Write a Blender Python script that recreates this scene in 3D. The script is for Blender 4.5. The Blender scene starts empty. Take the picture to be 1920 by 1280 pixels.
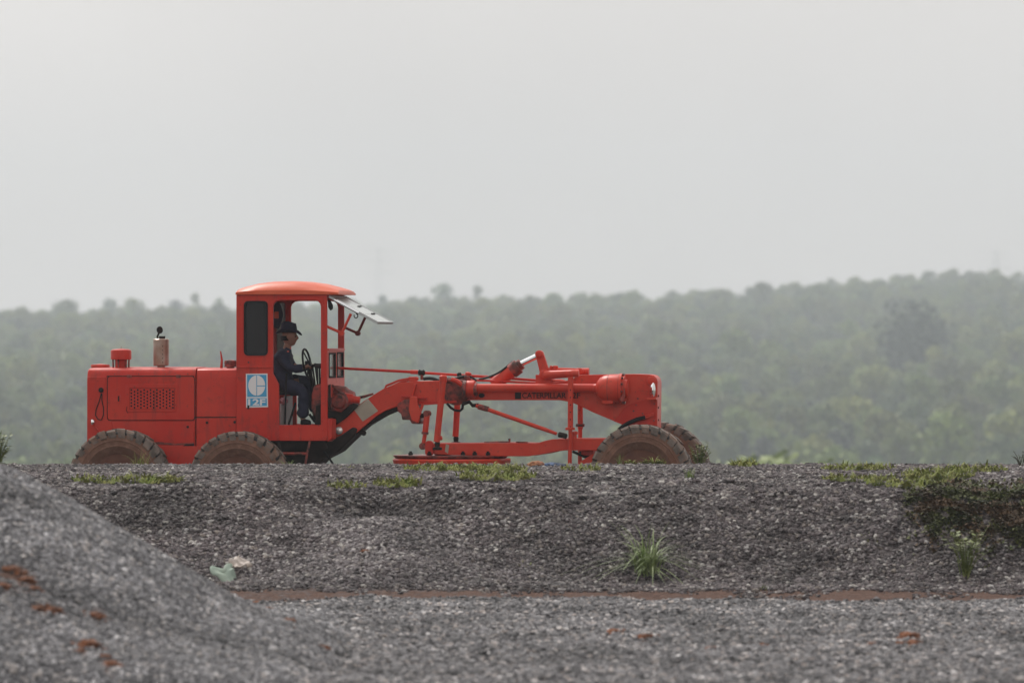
import bpy, bmesh, math, random
from mathutils import Vector, Matrix, noise
from mathutils.geometry import tessellate_polygon
R = math.radians
random.seed(7)
SC = bpy.context.scene
COL = SC.collection

# ------------------------------------------------------------------ camera
F = 11760.0                      # focal length in pixels of the 1920 px wide photograph
EYE = 2.42
cam_d = bpy.data.cameras.new('camera'); cam = bpy.data.objects.new('camera', cam_d); COL.objects.link(cam)
cam.location = (0, 0, EYE); cam.rotation_euler = (R(90), 0, 0)
cam_d.sensor_width = 36.0; cam_d.lens = F / 1920 * 36
cam_d.clip_start = 0.5; cam_d.clip_end = 9000
cam_d.dof.use_dof = True; cam_d.dof.focus_distance = 79.3; cam_d.dof.aperture_fstop = 2.75
SC.camera = cam
# ------------------------------------------------------------------ sky and sun
SUN_EL, SUN_AZ = R(52), R(-28)    # azimuth measured from straight ahead (+Y) towards +X
w = bpy.data.worlds.new('World'); SC.world = w; w.use_nodes = True
wn, wl = w.node_tree.nodes, w.node_tree.links
wn.clear()
wo = wn.new('ShaderNodeOutputWorld'); bg = wn.new('ShaderNodeBackground'); sky = wn.new('ShaderNodeTexSky')
sky.sky_type = 'NISHITA'; sky.sun_disc = False; sky.sun_elevation = SUN_EL; sky.sun_rotation = SUN_AZ
sky.dust_density = 6.0; sky.air_density = 1.2; sky.ozone_density = 1.0
hs = wn.new('ShaderNodeHueSaturation'); hs.inputs['Saturation'].default_value = 0.12
tc = wn.new('ShaderNodeTexCoord'); nz = wn.new('ShaderNodeTexNoise')
nz.inputs['Scale'].default_value = 7.0; nz.inputs['Detail'].default_value = 3.0
mr = wn.new('ShaderNodeMapRange'); mr.inputs[1].default_value = 0.3; mr.inputs[2].default_value = 0.7
mr.inputs[3].default_value = 0.9; mr.inputs[4].default_value = 1.08
mx = wn.new('ShaderNodeMix'); mx.data_type = 'RGBA'; mx.blend_type = 'MIX'; mx.inputs[0].default_value = 0.6
mx.inputs[7].default_value = (9.2, 8.75, 8.45, 1)          # even overcast veil over the blue sky
mu = wn.new('ShaderNodeMix'); mu.data_type = 'RGBA'; mu.blend_type = 'MULTIPLY'; mu.inputs[0].default_value = 1.0
wl.new(sky.outputs[0], hs.inputs['Color']); wl.new(hs.outputs[0], mx.inputs[6])
wl.new(tc.outputs['Generated'], nz.inputs['Vector']); wl.new(nz.outputs[0], mr.inputs[0])
wl.new(mx.outputs[2], mu.inputs[6]); wl.new(mr.outputs[0], mu.inputs[7])
wl.new(mu.outputs[2], bg.inputs['Color']); bg.inputs['Strength'].default_value = 0.082
wl.new(bg.outputs[0], wo.inputs[0])
sd = bpy.data.lights.new('sun', 'SUN'); sun = bpy.data.objects.new('sun', sd); COL.objects.link(sun)
sd.energy = 1.5; sd.angle = R(12); sd.color = (1.0, 0.96, 0.9)
sdir = Vector((math.sin(SUN_AZ) * math.cos(SUN_EL), math.cos(SUN_AZ) * math.cos(SUN_EL), math.sin(SUN_EL)))
sun.rotation_euler = sdir.to_track_quat('Z', 'Y').to_euler(); sun.location = (0, 60, 60)
SC.view_settings.view_transform = 'Standard'; SC.view_settings.look = 'None'
SC.view_settings.exposure = 0.56; SC.view_settings.gamma = 1.0; SC.view_settings.use_curve_mapping = False
SC.render.engine = 'CYCLES'
SC.cycles.use_denoising = True
SC.cycles.volume_bounces = 1; SC.cycles.max_bounces = 8

# ------------------------------------------------------------------ materials
def mat(name, color, rough=0.7, metal=0.0, var=None, scale=4.0, dirt=None, dirt_scale=6.0, dirt_lo=0.5, dirt_hi=0.7, bump=0.0, bump_scale=60.0, spec=0.5, objrand=0.0):
    m = bpy.data.materials.new(name); m.use_nodes = True
    n, l = m.node_tree.nodes, m.node_tree.links
    b = n['Principled BSDF']; b.inputs['Roughness'].default_value = rough; b.inputs['Metallic'].default_value = metal
    b.inputs['Specular IOR Level'].default_value = spec
    c = (*color, 1); b.inputs['Base Color'].default_value = c
    out = None
    co = n.new('ShaderNodeTexCoord')
    if var:
        t = n.new('ShaderNodeTexNoise'); t.inputs['Scale'].default_value = scale; t.inputs['Detail'].default_value = 5
        l.new(co.outputs['Object'], t.inputs['Vector'])
        r = n.new('ShaderNodeMapRange'); r.inputs[1].default_value = 0.35; r.inputs[2].default_value = 0.68
        l.new(t.outputs[0], r.inputs[0])
        x = n.new('ShaderNodeMix'); x.data_type = 'RGBA'; x.inputs[6].default_value = c; x.inputs[7].default_value = (*var, 1)
        l.new(r.outputs[0], x.inputs[0]); out = x.outputs[2]
    if dirt:
        t = n.new('ShaderNodeTexNoise'); t.inputs['Scale'].default_value = dirt_scale; t.inputs['Detail'].default_value = 9; t.inputs['Roughness'].default_value = 0.68
        l.new(co.outputs['Object'], t.inputs['Vector'])
        r = n.new('ShaderNodeMapRange'); r.inputs[1].default_value = dirt_lo; r.inputs[2].default_value = dirt_hi
        l.new(t.outputs[0], r.inputs[0])
        x = n.new('ShaderNodeMix'); x.data_type = 'RGBA'; x.inputs[7].default_value = (*dirt, 1)
        if out: l.new(out, x.inputs[6])
        else: x.inputs[6].default_value = c
        l.new(r.outputs[0], x.inputs[0]); out = x.outputs[2]
        q = n.new('ShaderNodeMapRange'); q.inputs[3].default_value = rough; q.inputs[4].default_value = min(1, rough + 0.3)
        l.new(r.outputs[0], q.inputs[0]); l.new(q.outputs[0], b.inputs['Roughness'])
    if objrand:
        oi = n.new('ShaderNodeObjectInfo'); h = n.new('ShaderNodeHueSaturation')
        r = n.new('ShaderNodeMapRange'); r.inputs[3].default_value = 1 - objrand; r.inputs[4].default_value = 1 + objrand
        l.new(oi.outputs['Random'], r.inputs[0]); l.new(r.outputs[0], h.inputs['Value'])
        r2 = n.new('ShaderNodeMath'); r2.operation = 'MULTIPLY'; r2.inputs[1].default_value = 7.31
        r3 = n.new('ShaderNodeMath'); r3.operation = 'FRACT'
        r4 = n.new('ShaderNodeMapRange'); r4.inputs[3].default_value = 0.475; r4.inputs[4].default_value = 0.52
        l.new(oi.outputs['Random'], r2.inputs[0]); l.new(r2.outputs[0], r3.inputs[0]); l.new(r3.outputs[0], r4.inputs[0]); l.new(r4.outputs[0], h.inputs['Hue'])
        if out: l.new(out, h.inputs['Color'])
        else: h.inputs['Color'].default_value = c
        out = h.outputs[0]
    if out: l.new(out, b.inputs['Base Color'])
    if bump:
        t = n.new('ShaderNodeTexNoise'); t.inputs['Scale'].default_value = bump_scale; t.inputs['Detail'].default_value = 4
        l.new(co.outputs['Object'], t.inputs['Vector'])
        bp = n.new('ShaderNodeBump'); bp.inputs['Strength'].default_value = bump; bp.inputs['Distance'].default_value = 0.02
        l.new(t.outputs[0], bp.inputs['Height']); l.new(bp.outputs[0], b.inputs['Normal'])
    return m

RED = mat('red_paint', (0.48, 0.020, 0.010), 0.42, var=(0.53, 0.036, 0.018), scale=2.2, dirt=(0.17, 0.03, 0.02), dirt_scale=3.3, dirt_lo=0.56, dirt_hi=0.80, bump=0.5, bump_scale=3.5, spec=0.28)
def weather(m_, stain, rust, s1=0.53, s2=0.70):
    n, l = m_.node_tree.nodes, m_.node_tree.links; b = n['Principled BSDF']; src = b.inputs['Base Color'].links[0].from_socket
    co = n.new('ShaderNodeTexCoord'); mp = n.new('ShaderNodeMapping'); mp.inputs['Scale'].default_value = (7, 7, 1.1); l.new(co.outputs['Object'], mp.inputs[0])
    t = n.new('ShaderNodeTexNoise'); t.inputs['Scale'].default_value = 1.6; t.inputs['Detail'].default_value = 7; t.inputs['Roughness'].default_value = 0.65; l.new(mp.outputs[0], t.inputs['Vector'])
    r = n.new('ShaderNodeMapRange'); r.inputs[1].default_value = s1; r.inputs[2].default_value = s2; r.inputs[4].default_value = 0.65; l.new(t.outputs[0], r.inputs[0])
    x = n.new('ShaderNodeMix'); x.data_type = 'RGBA'; x.inputs[7].default_value = (*stain, 1); l.new(src, x.inputs[6]); l.new(r.outputs[0], x.inputs[0])
    t2 = n.new('ShaderNodeTexNoise'); t2.inputs['Scale'].default_value = 16; t2.inputs['Detail'].default_value = 8; t2.inputs['Roughness'].default_value = 0.75; l.new(co.outputs['Object'], t2.inputs['Vector'])
    r2 = n.new('ShaderNodeMapRange'); r2.inputs[1].default_value = 0.61; r2.inputs[2].default_value = 0.68; r2.inputs[4].default_value = 0.85; l.new(t2.outputs[0], r2.inputs[0])
    y = n.new('ShaderNodeMix'); y.data_type = 'RGBA'; y.inputs[7].default_value = (*rust, 1); l.new(x.outputs[2], y.inputs[6]); l.new(r2.outputs[0], y.inputs[0]); l.new(y.outputs[2], b.inputs['Base Color'])
    return m_
weather(RED, (0.24, 0.028, 0.020), (0.085, 0.03, 0.022))
ROOFRED = mat('orange_roof_paint', (0.62, 0.095, 0.036), 0.40, var=(0.66, 0.13, 0.058), scale=3, dirt=(0.70, 0.26, 0.15), dirt_scale=7, dirt_lo=0.60, dirt_hi=0.76, spec=0.3)  # cab roof only: a paler, more orange base than the body red
ARMRED = mat('fresh_red_paint', (0.54, 0.034, 0.015), 0.40, var=(0.58, 0.054, 0.026), scale=5, dirt=(0.20, 0.05, 0.03), dirt_scale=9, dirt_lo=0.58, dirt_hi=0.80, spec=0.3)
weather(ARMRED, (0.30, 0.04, 0.026), (0.12, 0.04, 0.028), 0.56, 0.74)
OILRED = mat('oily_red_paint', (0.36, 0.04, 0.025), 0.5, var=(0.10, 0.03, 0.022), scale=9, dirt=(0.03, 0.02, 0.017), dirt_scale=12, dirt_lo=0.45, dirt_hi=0.65, bump=0.3, bump_scale=40)
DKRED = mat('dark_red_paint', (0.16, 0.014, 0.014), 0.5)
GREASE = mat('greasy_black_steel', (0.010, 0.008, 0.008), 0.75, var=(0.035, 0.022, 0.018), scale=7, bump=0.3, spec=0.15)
BLACK = mat('black_rubber', (0.010, 0.010, 0.011), 0.6, spec=0.2)
STEEL = mat('brown_stained_steel', (0.42, 0.33, 0.28), 0.38, 0.75, var=(0.33, 0.20, 0.15), scale=6, dirt=(0.12, 0.07, 0.05), dirt_scale=14, dirt_lo=0.6, dirt_hi=0.8)
CHROME = mat('chrome', (0.85, 0.86, 0.88), 0.12, 1.0)
LAMPGLASS = mat('lamp_glass', (0.75, 0.75, 0.72), 0.08, 0.55)
ALU = mat('grey_aluminium', (0.50, 0.52, 0.52), 0.35, 0.6, var=(0.40, 0.42, 0.42), scale=5)
SHEET = mat('dusty_window_sheet', (0.42, 0.45, 0.44), 0.25, 0.0, var=(0.33, 0.37, 0.36), scale=4)
RUB = mat('dusty_tyre_rubber', (0.085, 0.068, 0.058), 0.9, var=(0.19, 0.155, 0.132), scale=9, dirt=(0.21, 0.11, 0.07), dirt_scale=5, dirt_lo=0.47, dirt_hi=0.68, bump=0.5)
BIGSTONE = mat('grey_purple_rock', (0.10, 0.085, 0.09), 0.85, var=(0.17, 0.15, 0.15), scale=9, bump=0.5, bump_scale=30)
MUDRUB = mat('muddy_sidewall_rubber', (0.165, 0.078, 0.050), 0.92, var=(0.10, 0.056, 0.042), scale=5, dirt=(0.28, 0.145, 0.095), dirt_scale=5, dirt_lo=0.45, dirt_hi=0.7, bump=0.6, bump_scale=25)
TREADGAP = mat('dark_tread_rubber', (0.016, 0.015, 0.015), 0.9, var=(0.03, 0.026, 0.024), scale=8)
RIM = mat('dusty_red_rim', (0.10, 0.038, 0.026), 0.8, var=(0.15, 0.06, 0.035), scale=8)
GREYPATCH = mat('bare_primer_patch', (0.40, 0.36, 0.29), 0.8, var=(0.33, 0.29, 0.23), scale=7, dirt=(0.26, 0.22, 0.13), dirt_scale=5, dirt_lo=0.62, dirt_hi=0.68)
SIGNBLUE = mat('sign_blue', (0.055, 0.32, 0.56), 0.5)
SIGNWHITE = mat('sign_white', (0.74, 0.72, 0.72), 0.5, dirt=(0.6, 0.52, 0.48), dirt_scale=10, dirt_lo=0.6, dirt_hi=0.8)
INK = mat('black_lettering', (0.014, 0.010, 0.011), 0.6, spec=0.2)
NAVY = mat('navy_cloth', (0.014, 0.018, 0.042), 0.9, var=(0.022, 0.027, 0.058), scale=9)
SKIN = mat('skin', (0.26, 0.125, 0.08), 0.55)
PINK = mat('pink_cloth', (0.42, 0.20, 0.22), 0.9, var=(0.3, 0.13, 0.15), scale=20)
PALE = mat('pale_painted_box', (0.45, 0.40, 0.40), 0.6, var=(0.36, 0.30, 0.30), scale=5)
def glass(name, col, alpha_mix, rough=0.05):
    m = bpy.data.materials.new(name); m.use_nodes = True; n, l = m.node_tree.nodes, m.node_tree.links
    b = n['Principled BSDF']; b.inputs['Base Color'].default_value = (*col, 1); b.inputs['Roughness'].default_value = rough; b.inputs['Specular IOR Level'].default_value = 0.25
    t = n.new('ShaderNodeBsdfTransparent'); x = n.new('ShaderNodeMixShader'); x.inputs[0].default_value = alpha_mix
    l.new(t.outputs[0], x.inputs[1]); l.new(b.outputs[0], x.inputs[2]); l.new(x.outputs[0], n['Material Output'].inputs[0])
    return m
TINT = glass('black_tinted_glass', (0.010, 0.010, 0.012), 0.93, 0.08)
DUSTGLASS = glass('dusty_glass', (0.22, 0.24, 0.23), 0.4, 0.2)
GREYGLASS = glass('grey_dusty_glass', (0.16, 0.16, 0.13), 0.75, 0.3)

def stone_mat(name, cols, rough=0.75):
    m = bpy.data.materials.new(name); m.use_nodes = True; n, l = m.node_tree.nodes, m.node_tree.links
    b = n['Principled BSDF']; b.inputs['Roughness'].default_value = rough; b.inputs['Specular IOR Level'].default_value = 0.35
    a = n.new('ShaderNodeAttribute'); a.attribute_name = 'rnd'; oi = n.new('ShaderNodeObjectInfo')
    ad = n.new('ShaderNodeMath'); ad.operation = 'ADD'; fr = n.new('ShaderNodeMath'); fr.operation = 'FRACT'
    l.new(a.outputs['Fac'], ad.inputs[0]); l.new(oi.outputs['Random'], ad.inputs[1]); l.new(ad.outputs[0], fr.inputs[0])
    r = n.new('ShaderNodeValToRGB'); r.color_ramp.interpolation = 'LINEAR'
    e = r.color_ramp.elements
    for i, (p, c) in enumerate(cols):
        q = e[i] if i < 2 else e.new(p)
        q.position = p; q.color = (*c, 1)
    l.new(fr.outputs[0], r.inputs[0])
    # damp and dusty patches over metres of gravel
    ge = n.new('ShaderNodeNewGeometry'); t = n.new('ShaderNodeTexNoise'); t.inputs['Scale'].default_value = 0.8; t.inputs['Detail'].default_value = 6; t.inputs['Roughness'].default_value = 0.6
    l.new(ge.outputs['Position'], t.inputs['Vector'])
    mr_ = n.new('ShaderNodeMapRange'); mr_.inputs[1].default_value = 0.34; mr_.inputs[2].default_value = 0.66; mr_.inputs[3].default_value = 0.56; mr_.inputs[4].default_value = 1.38
    l.new(t.outputs[0], mr_.inputs[0])
    hv = n.new('ShaderNodeHueSaturation'); l.new(r.outputs[0], hv.inputs['Color']); l.new(mr_.outputs[0], hv.inputs['Value']); l.new(hv.outputs[0], b.inputs['Base Color'])
    return m
STONE = stone_mat('mixed_purple_grey_stone', [(0.0, (0.022, 0.018, 0.020)), (1.0, (0.38, 0.36, 0.33)), (0.25, (0.046, 0.037, 0.039)), (0.5, (0.076, 0.061, 0.064)), (0.78, (0.110, 0.092, 0.095)), (0.88, (0.165, 0.14, 0.122)), (0.95, (0.27, 0.258, 0.255))])
HEAPSTONE = stone_mat('pale_blue_grey_crushed_stone', [(0.0, (0.045, 0.044, 0.047)), (1.0, (0.58, 0.57, 0.58)), (0.3, (0.105, 0.104, 0.110)), (0.6, (0.185, 0.183, 0.192)), (0.84, (0.26, 0.257, 0.267)), (0.94, (0.33, 0.30, 0.28))])
SLUMPSTONE = stone_mat('pale_purple_gravel', [(0.0, (0.08, 0.068, 0.072)), (1.0, (0.48, 0.45, 0.43)), (0.4, (0.16, 0.142, 0.148)), (0.75, (0.23, 0.21, 0.215)), (0.92, (0.31, 0.285, 0.275))])
FINESTONE = stone_mat('blue_grey_crushed_stone', [(0.0, (0.035, 0.033, 0.035)), (1.0, (0.58, 0.56, 0.56)), (0.3, (0.078, 0.076, 0.080)), (0.6, (0.15, 0.146, 0.152)), (0.84, (0.23, 0.224, 0.23)), (0.94, (0.31, 0.265, 0.24))])

def ground_mat(name, base, base2, cell=22.0, soil=(0.070, 0.039, 0.029)):
    m = bpy.data.materials.new(name); m.use_nodes = True; n, l = m.node_tree.nodes, m.node_tree.links
    b = n['Principled BSDF']; b.inputs['Roughness'].default_value = 0.95; b.inputs['Specular IOR Level'].default_value = 0.2
    co = n.new('ShaderNodeTexCoord'); v = n.new('ShaderNodeTexVoronoi'); v.inputs['Scale'].default_value = cell
    l.new(co.outputs['Object'], v.inputs['Vector'])
    sp = n.new('ShaderNodeSeparateColor'); l.new(v.outputs['Color'], sp.inputs[0])
    x = n.new('ShaderNodeMix'); x.data_type = 'RGBA'; x.inputs[6].default_value = (*base, 1); x.inputs[7].default_value = (*base2, 1); l.new(sp.outputs[0], x.inputs[0])
    at = n.new('ShaderNodeAttribute'); at.attribute_name = 'soil'
    t = n.new('ShaderNodeTexNoise'); t.inputs['Scale'].default_value = 9; t.inputs['Detail'].default_value = 5; l.new(co.outputs['Object'], t.inputs['Vector'])
    ad = n.new('ShaderNodeMath'); ad.operation = 'ADD'; l.new(at.outputs['Fac'], ad.inputs[0]); l.new(t.outputs[0], ad.inputs[1])
    r = n.new('ShaderNodeMapRange'); r.inputs[1].default_value = 0.85; r.inputs[2].default_value = 1.15; l.new(ad.outputs[0], r.inputs[0])
    sx = n.new('ShaderNodeMix'); sx.data_type = 'RGBA'; sx.inputs[6].default_value = (*soil, 1); sx.inputs[7].default_value = (soil[0] * 1.5, soil[1] * 1.5, soil[2] * 1.5, 1); l.new(sp.outputs[1], sx.inputs[0])
    y = n.new('ShaderNodeMix'); y.data_type = 'RGBA'; l.new(r.outputs[0], y.inputs[0]); l.new(x.outputs[2], y.inputs[6]); l.new(sx.outputs[2], y.inputs[7])
    l.new(y.outputs[2], b.inputs['Base Color'])
    bp = n.new('ShaderNodeBump'); bp.inputs['Strength'].default_value = 0.8; bp.inputs['Distance'].default_value = 0.03; bp.invert = True
    l.new(v.outputs['Distance'], bp.inputs['Height']); l.new(bp.outputs[0], b.inputs['Normal'])
    return m
BANKMAT = ground_mat('gravel_bank_ground', (0.045, 0.038, 0.038), (0.13, 0.115, 0.115), 20)
LOWMAT = ground_mat('crushed_stone_ground', (0.07, 0.068, 0.072), (0.22, 0.217, 0.227), 34)
FARMAT = mat('hill_soil', (0.06, 0.055, 0.03), 0.95, var=(0.05, 0.07, 0.025), scale=0.05)
CLOD = mat('rust_red_soil', (0.22, 0.078, 0.030), 0.95, var=(0.09, 0.040, 0.024), scale=14, bump=0.6, bump_scale=30)

def leafmat(name, c1, c2, rnd=0.25):
    m = mat(name, c1, 0.65, var=c2, scale=0.9, objrand=rnd, spec=0.25)
    return m
LEAF = [leafmat('acacia_leaves', (0.042, 0.082, 0.022), (0.112, 0.158, 0.034), 0.5), leafmat('pale_acacia_leaves', (0.100, 0.145, 0.030), (0.178, 0.208, 0.046), 0.45), leafmat('dark_tree_leaves', (0.020, 0.034, 0.024), (0.036, 0.050, 0.032), 0.3)]
BARK = mat('grey_bark', (0.13, 0.11, 0.09), 0.9, var=(0.08, 0.065, 0.05), scale=3)
GRASS = mat('fresh_grass', (0.125, 0.19, 0.045), 0.6, var=(0.19, 0.23, 0.07), scale=8, spec=0.3)
MOSS = mat('yellow_green_grass', (0.17, 0.215, 0.045), 0.8, var=(0.25, 0.24, 0.085), scale=5, spec=0.2)
CREEP = mat('dark_creeping_plant', (0.030, 0.042, 0.016), 0.8, var=(0.075, 0.045, 0.024), scale=2.2, dirt=(0.065, 0.09, 0.025), dirt_scale=6, dirt_lo=0.5, dirt_hi=0.7)
WEED = mat('yellow_green_weed_leaves', (0.11, 0.15, 0.03), 0.6, var=(0.17, 0.18, 0.05), scale=6)

# ------------------------------------------------------------------ object helpers
def tag(o, label=None, cat=None, group=None, kind=None):
    if label: o['label'] = label
    if cat: o['category'] = cat
    if group: o['group'] = group
    if kind: o['kind'] = kind
    return o
def empty(name, loc, rz=0.0):
    o = bpy.data.objects.new(name, None); COL.objects.link(o); o.location = loc; o.rotation_euler = (0, 0, rz); o.empty_display_size = 0.3
    return o
def link(name, bm, m, parent=None, bevel=0.0, smooth=40, loc=None, rz=0.0):
    me = bpy.data.meshes.new(name)
    if loc is not None: bmesh.ops.translate(bm, verts=bm.verts, vec=-Vector(loc))
    bm.to_mesh(me); bm.free()
    for mm in (m if isinstance(m, (list, tuple)) else [m]): me.materials.append(mm)
    if smooth:
        me.shade_smooth(); me.set_sharp_from_angle(angle=R(smooth))
    o = bpy.data.objects.new(name, me); COL.objects.link(o)
    if parent: o.parent = parent
    if loc is not None and not parent: o.location = loc
    if bevel:
        b = o.modifiers.new('bevel', 'BEVEL'); b.width = bevel; b.segments = 2; b.limit_method = 'ANGLE'; b.angle_limit = R(35)
    return o
def copy_tree(o, parent=None):
    c = o.copy(); COL.objects.link(c)
    if parent: c.parent = parent
    for ch in list(o.children): copy_tree(ch, c)
    return c

# --- the machine's own frame: X forward, Y to its far side, Z up, turned 9 degrees so that its front comes towards the camera
TH = R(9.0); CT, ST = math.cos(TH), math.sin(TH)
OX, OY = (700 - 960) / F * 80, 80.0
MROT = Matrix.Rotation(-TH, 4, 'Z'); MORG = Vector((OX, OY, 0))
def L(px, py, y=0.0):
    """machine-frame point that the photograph shows at (px, py) and that lies in the machine's plane y"""
    rx = (px - 960) / F
    X = ((OY + y * CT) * rx - OX - y * ST) / (CT + ST * rx)
    d = OY - X * ST + y * CT
    return Vector((X, y, EYE + (640 - py) / F * d))
def M(v): return MORG + MROT @ v
def m(px): return px / 147.0

def quad_strip(bm, rings, close=True, cap=True):
    n = len(rings[0])
    for a, b in zip(rings, rings[1:]):
        for i in range(n if close else n - 1):
            j = (i + 1) % n
            try: bm.faces.new((a[i], a[j], b[j], b[i]))
            except ValueError: pass
    if cap and close:
        try: bm.faces.new(list(reversed(rings[0])))
        except ValueError: pass
        try: bm.faces.new(rings[-1])
        except ValueError: pass
def tube(bm, pts, r, n=10, cap=True):
    pts = [Vector(p) for p in pts]; rings = []; nrm = None
    for i, p in enumerate(pts):
        d = (pts[min(i + 1, len(pts) - 1)] - pts[max(i - 1, 0)]).normalized()
        if nrm is None:
            nrm = d.orthogonal().normalized()
        nrm = (nrm - d * nrm.dot(d)).normalized(); bn = d.cross(nrm)
        rr = r[i] if isinstance(r, (list, tuple)) else r
        rings.append([bm.verts.new(p + (nrm * math.cos(2 * math.pi * k / n) + bn * math.sin(2 * math.pi * k / n)) * rr) for k in range(n)])
    quad_strip(bm, rings, cap=cap)
def lathe(bm, prof, org, axis=(0, 0, 1), n=24):
    """prof: (distance along axis, radius)"""
    ax = Vector(axis).normalized(); u = ax.orthogonal().normalized(); v = ax.cross(u); org = Vector(org)
    rings = [[bm.verts.new(org + ax * t + (u * math.cos(2 * math.pi * k / n) + v * math.sin(2 * math.pi * k / n)) * max(r, 1e-4)) for k in range(n)] for t, r in prof]
    quad_strip(bm, rings)
def bezier(p0, p1, p2, n=8):
    return [Vector(p0) * (1 - t) ** 2 + Vector(p1) * 2 * t * (1 - t) + Vector(p2) * t * t for t in [i / n for i in range(n + 1)]]
def box(bm, a, b):
    a, b = Vector(a), Vector(b)
    v = [bm.verts.new((x, y, z)) for x in (a.x, b.x) for y in (a.y, b.y) for z in (a.z, b.z)]
    for f in ((0, 1, 3, 2), (4, 6, 7, 5), (0, 4, 5, 1), (2, 3, 7, 6), (0, 2, 6, 4), (1, 5, 7, 3)): bm.faces.new([v[i] for i in f])
def plate(bm, outer, holes, y0, y1, depth_plane=None):
    """outline (and holes) traced in the plane y0, given depth to y1"""
    dp = y0 if depth_plane is None else depth_plane
    loops = [[L(x, y, dp) for x, y in lp] for lp in [outer] + list(holes)]
    flat = [p for lp in loops for p in lp]
    tris = tessellate_polygon([[Vector((p.x, p.z, 0)) for p in lp] for lp in loops])
    A = [bm.verts.new((p.x, y0, p.z)) for p in flat]; B = [bm.verts.new((p.x, y1, p.z)) for p in flat]
    for t in tris:
        try: bm.faces.new([A[i] for i in t]); bm.faces.new([B[i] for i in reversed(t)])
        except ValueError: pass
    k = 0
    for lp in loops:
        n = len(lp)
        for i in range(n):
            a, b = k + i, k + (i + 1) % n
            try: bm.faces.new((A[a], A[b], B[b], B[a]))
            except ValueError: pass
        k += n
    bmesh.ops.dissolve_limit(bm, angle_limit=0.01, verts=bm.verts, edges=bm.edges) if not holes else None
    bmesh.ops.recalc_face_normals(bm, faces=bm.faces)
def rr(x0, y0, x1, y1, r, n=5):
    out = []
    for cx, cy, a0 in ((x1 - r, y0 + r, -90), (x1 - r, y1 - r, 0), (x0 + r, y1 - r, 90), (x0 + r, y0 + r, 180)):
        for i in range(n + 1):
            a = R(a0 + 90 * i / n); out.append((cx + r * math.cos(a), cy + r * math.sin(a)))
    return out
def circ(cx, cy, r, n=16, ry=None):
    return [(cx + r * math.cos(2 * math.pi * i / n), cy + (ry or r) * math.sin(2 * math.pi * i / n)) for i in range(n)]
def part(name, m_, parent, fn, bevel=0.0, smooth=40):
    bm = bmesh.new(); fn(bm); return link(name, bm, m_, parent, bevel, smooth)
def prism(name, m_, parent, outer, y0, y1, bevel=0.006, holes=()):
    bm = bmesh.new(); plate(bm, outer, holes, y0, y1); return link(name, bm, m_, parent, bevel)
def rod(name, m_, parent, pts, r, n=10):
    bm = bmesh.new(); tube(bm, pts, r, n); return link(name, bm, m_, parent)
def axle(name, m_, parent, prof, org, axis, n=20):
    bm = bmesh.new(); lathe(bm, prof, org, axis, n); return link(name, bm, m_, parent)
def lettering(name, body, m_, parent, p0, width, height, y, bold=0.0):
    """flat letters in the machine's plane y, lower edge starting at p0"""
    cu = bpy.data.curves.new(name, 'FONT'); cu.body = body; cu.offset = bold; cu.extrude = 0.0
    o = bpy.data.objects.new(name, cu); COL.objects.link(o)
    dg = bpy.context.evaluated_depsgraph_get(); me = bpy.data.meshes.new_from_object(o.evaluated_get(dg))
    bpy.data.objects.remove(o); bpy.data.curves.remove(cu)
    xs = [v.co.x for v in me.vertices]; ys = [v.co.y for v in me.vertices]
    sx, sy = width / (max(xs) - min(xs)), height / (max(ys) - min(ys)); x0, yy = min(xs), min(ys)
    for v in me.vertices: v.co = Vector((p0.x + (v.co.x - x0) * sx, y, p0.z + (v.co.y - yy) * sy))
    me.materials.clear(); me.materials.append(m_)
    t = bpy.data.objects.new(name, me); COL.objects.link(t); t.parent = parent
    return t

# ------------------------------------------------------------------ ground
def fbm(x, y, s, seed=0.0, oct=3):
    a, t, q = 1.0, 0.0, 0.0
    for i in range(oct):
        t += a * noise.noise(Vector((x * s, y * s, seed + i * 7.1))); q += a; a *= 0.5; s *= 2.1
    return t / q
def sstep(a, b, x):
    t = min(1, max(0, (x - a) / (b - a))); return t * t * (3 - 2 * t)
def lerp(a, b, t): return a + (b - a) * t
WHEELS = [(225, 900), (449, 903), (1203, 892)]
def yard_z(x):
    return lerp(0.0, 0.05, sstep(-2.5, 1.5, x)) + 0.02 * sstep(-3.6, -5, x)
def slump(x, y):
    t = min(1, max(0, (66.0 - y) / 2.6)); wd = 0.18 + 0.95 * t
    return math.exp(-((x + 1.35 - 0.1 * fbm(x, y, 1.3, 55)) / wd) ** 2) * sstep(66.1, 65.2, y) * sstep(62.8, 63.5, y)
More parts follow.
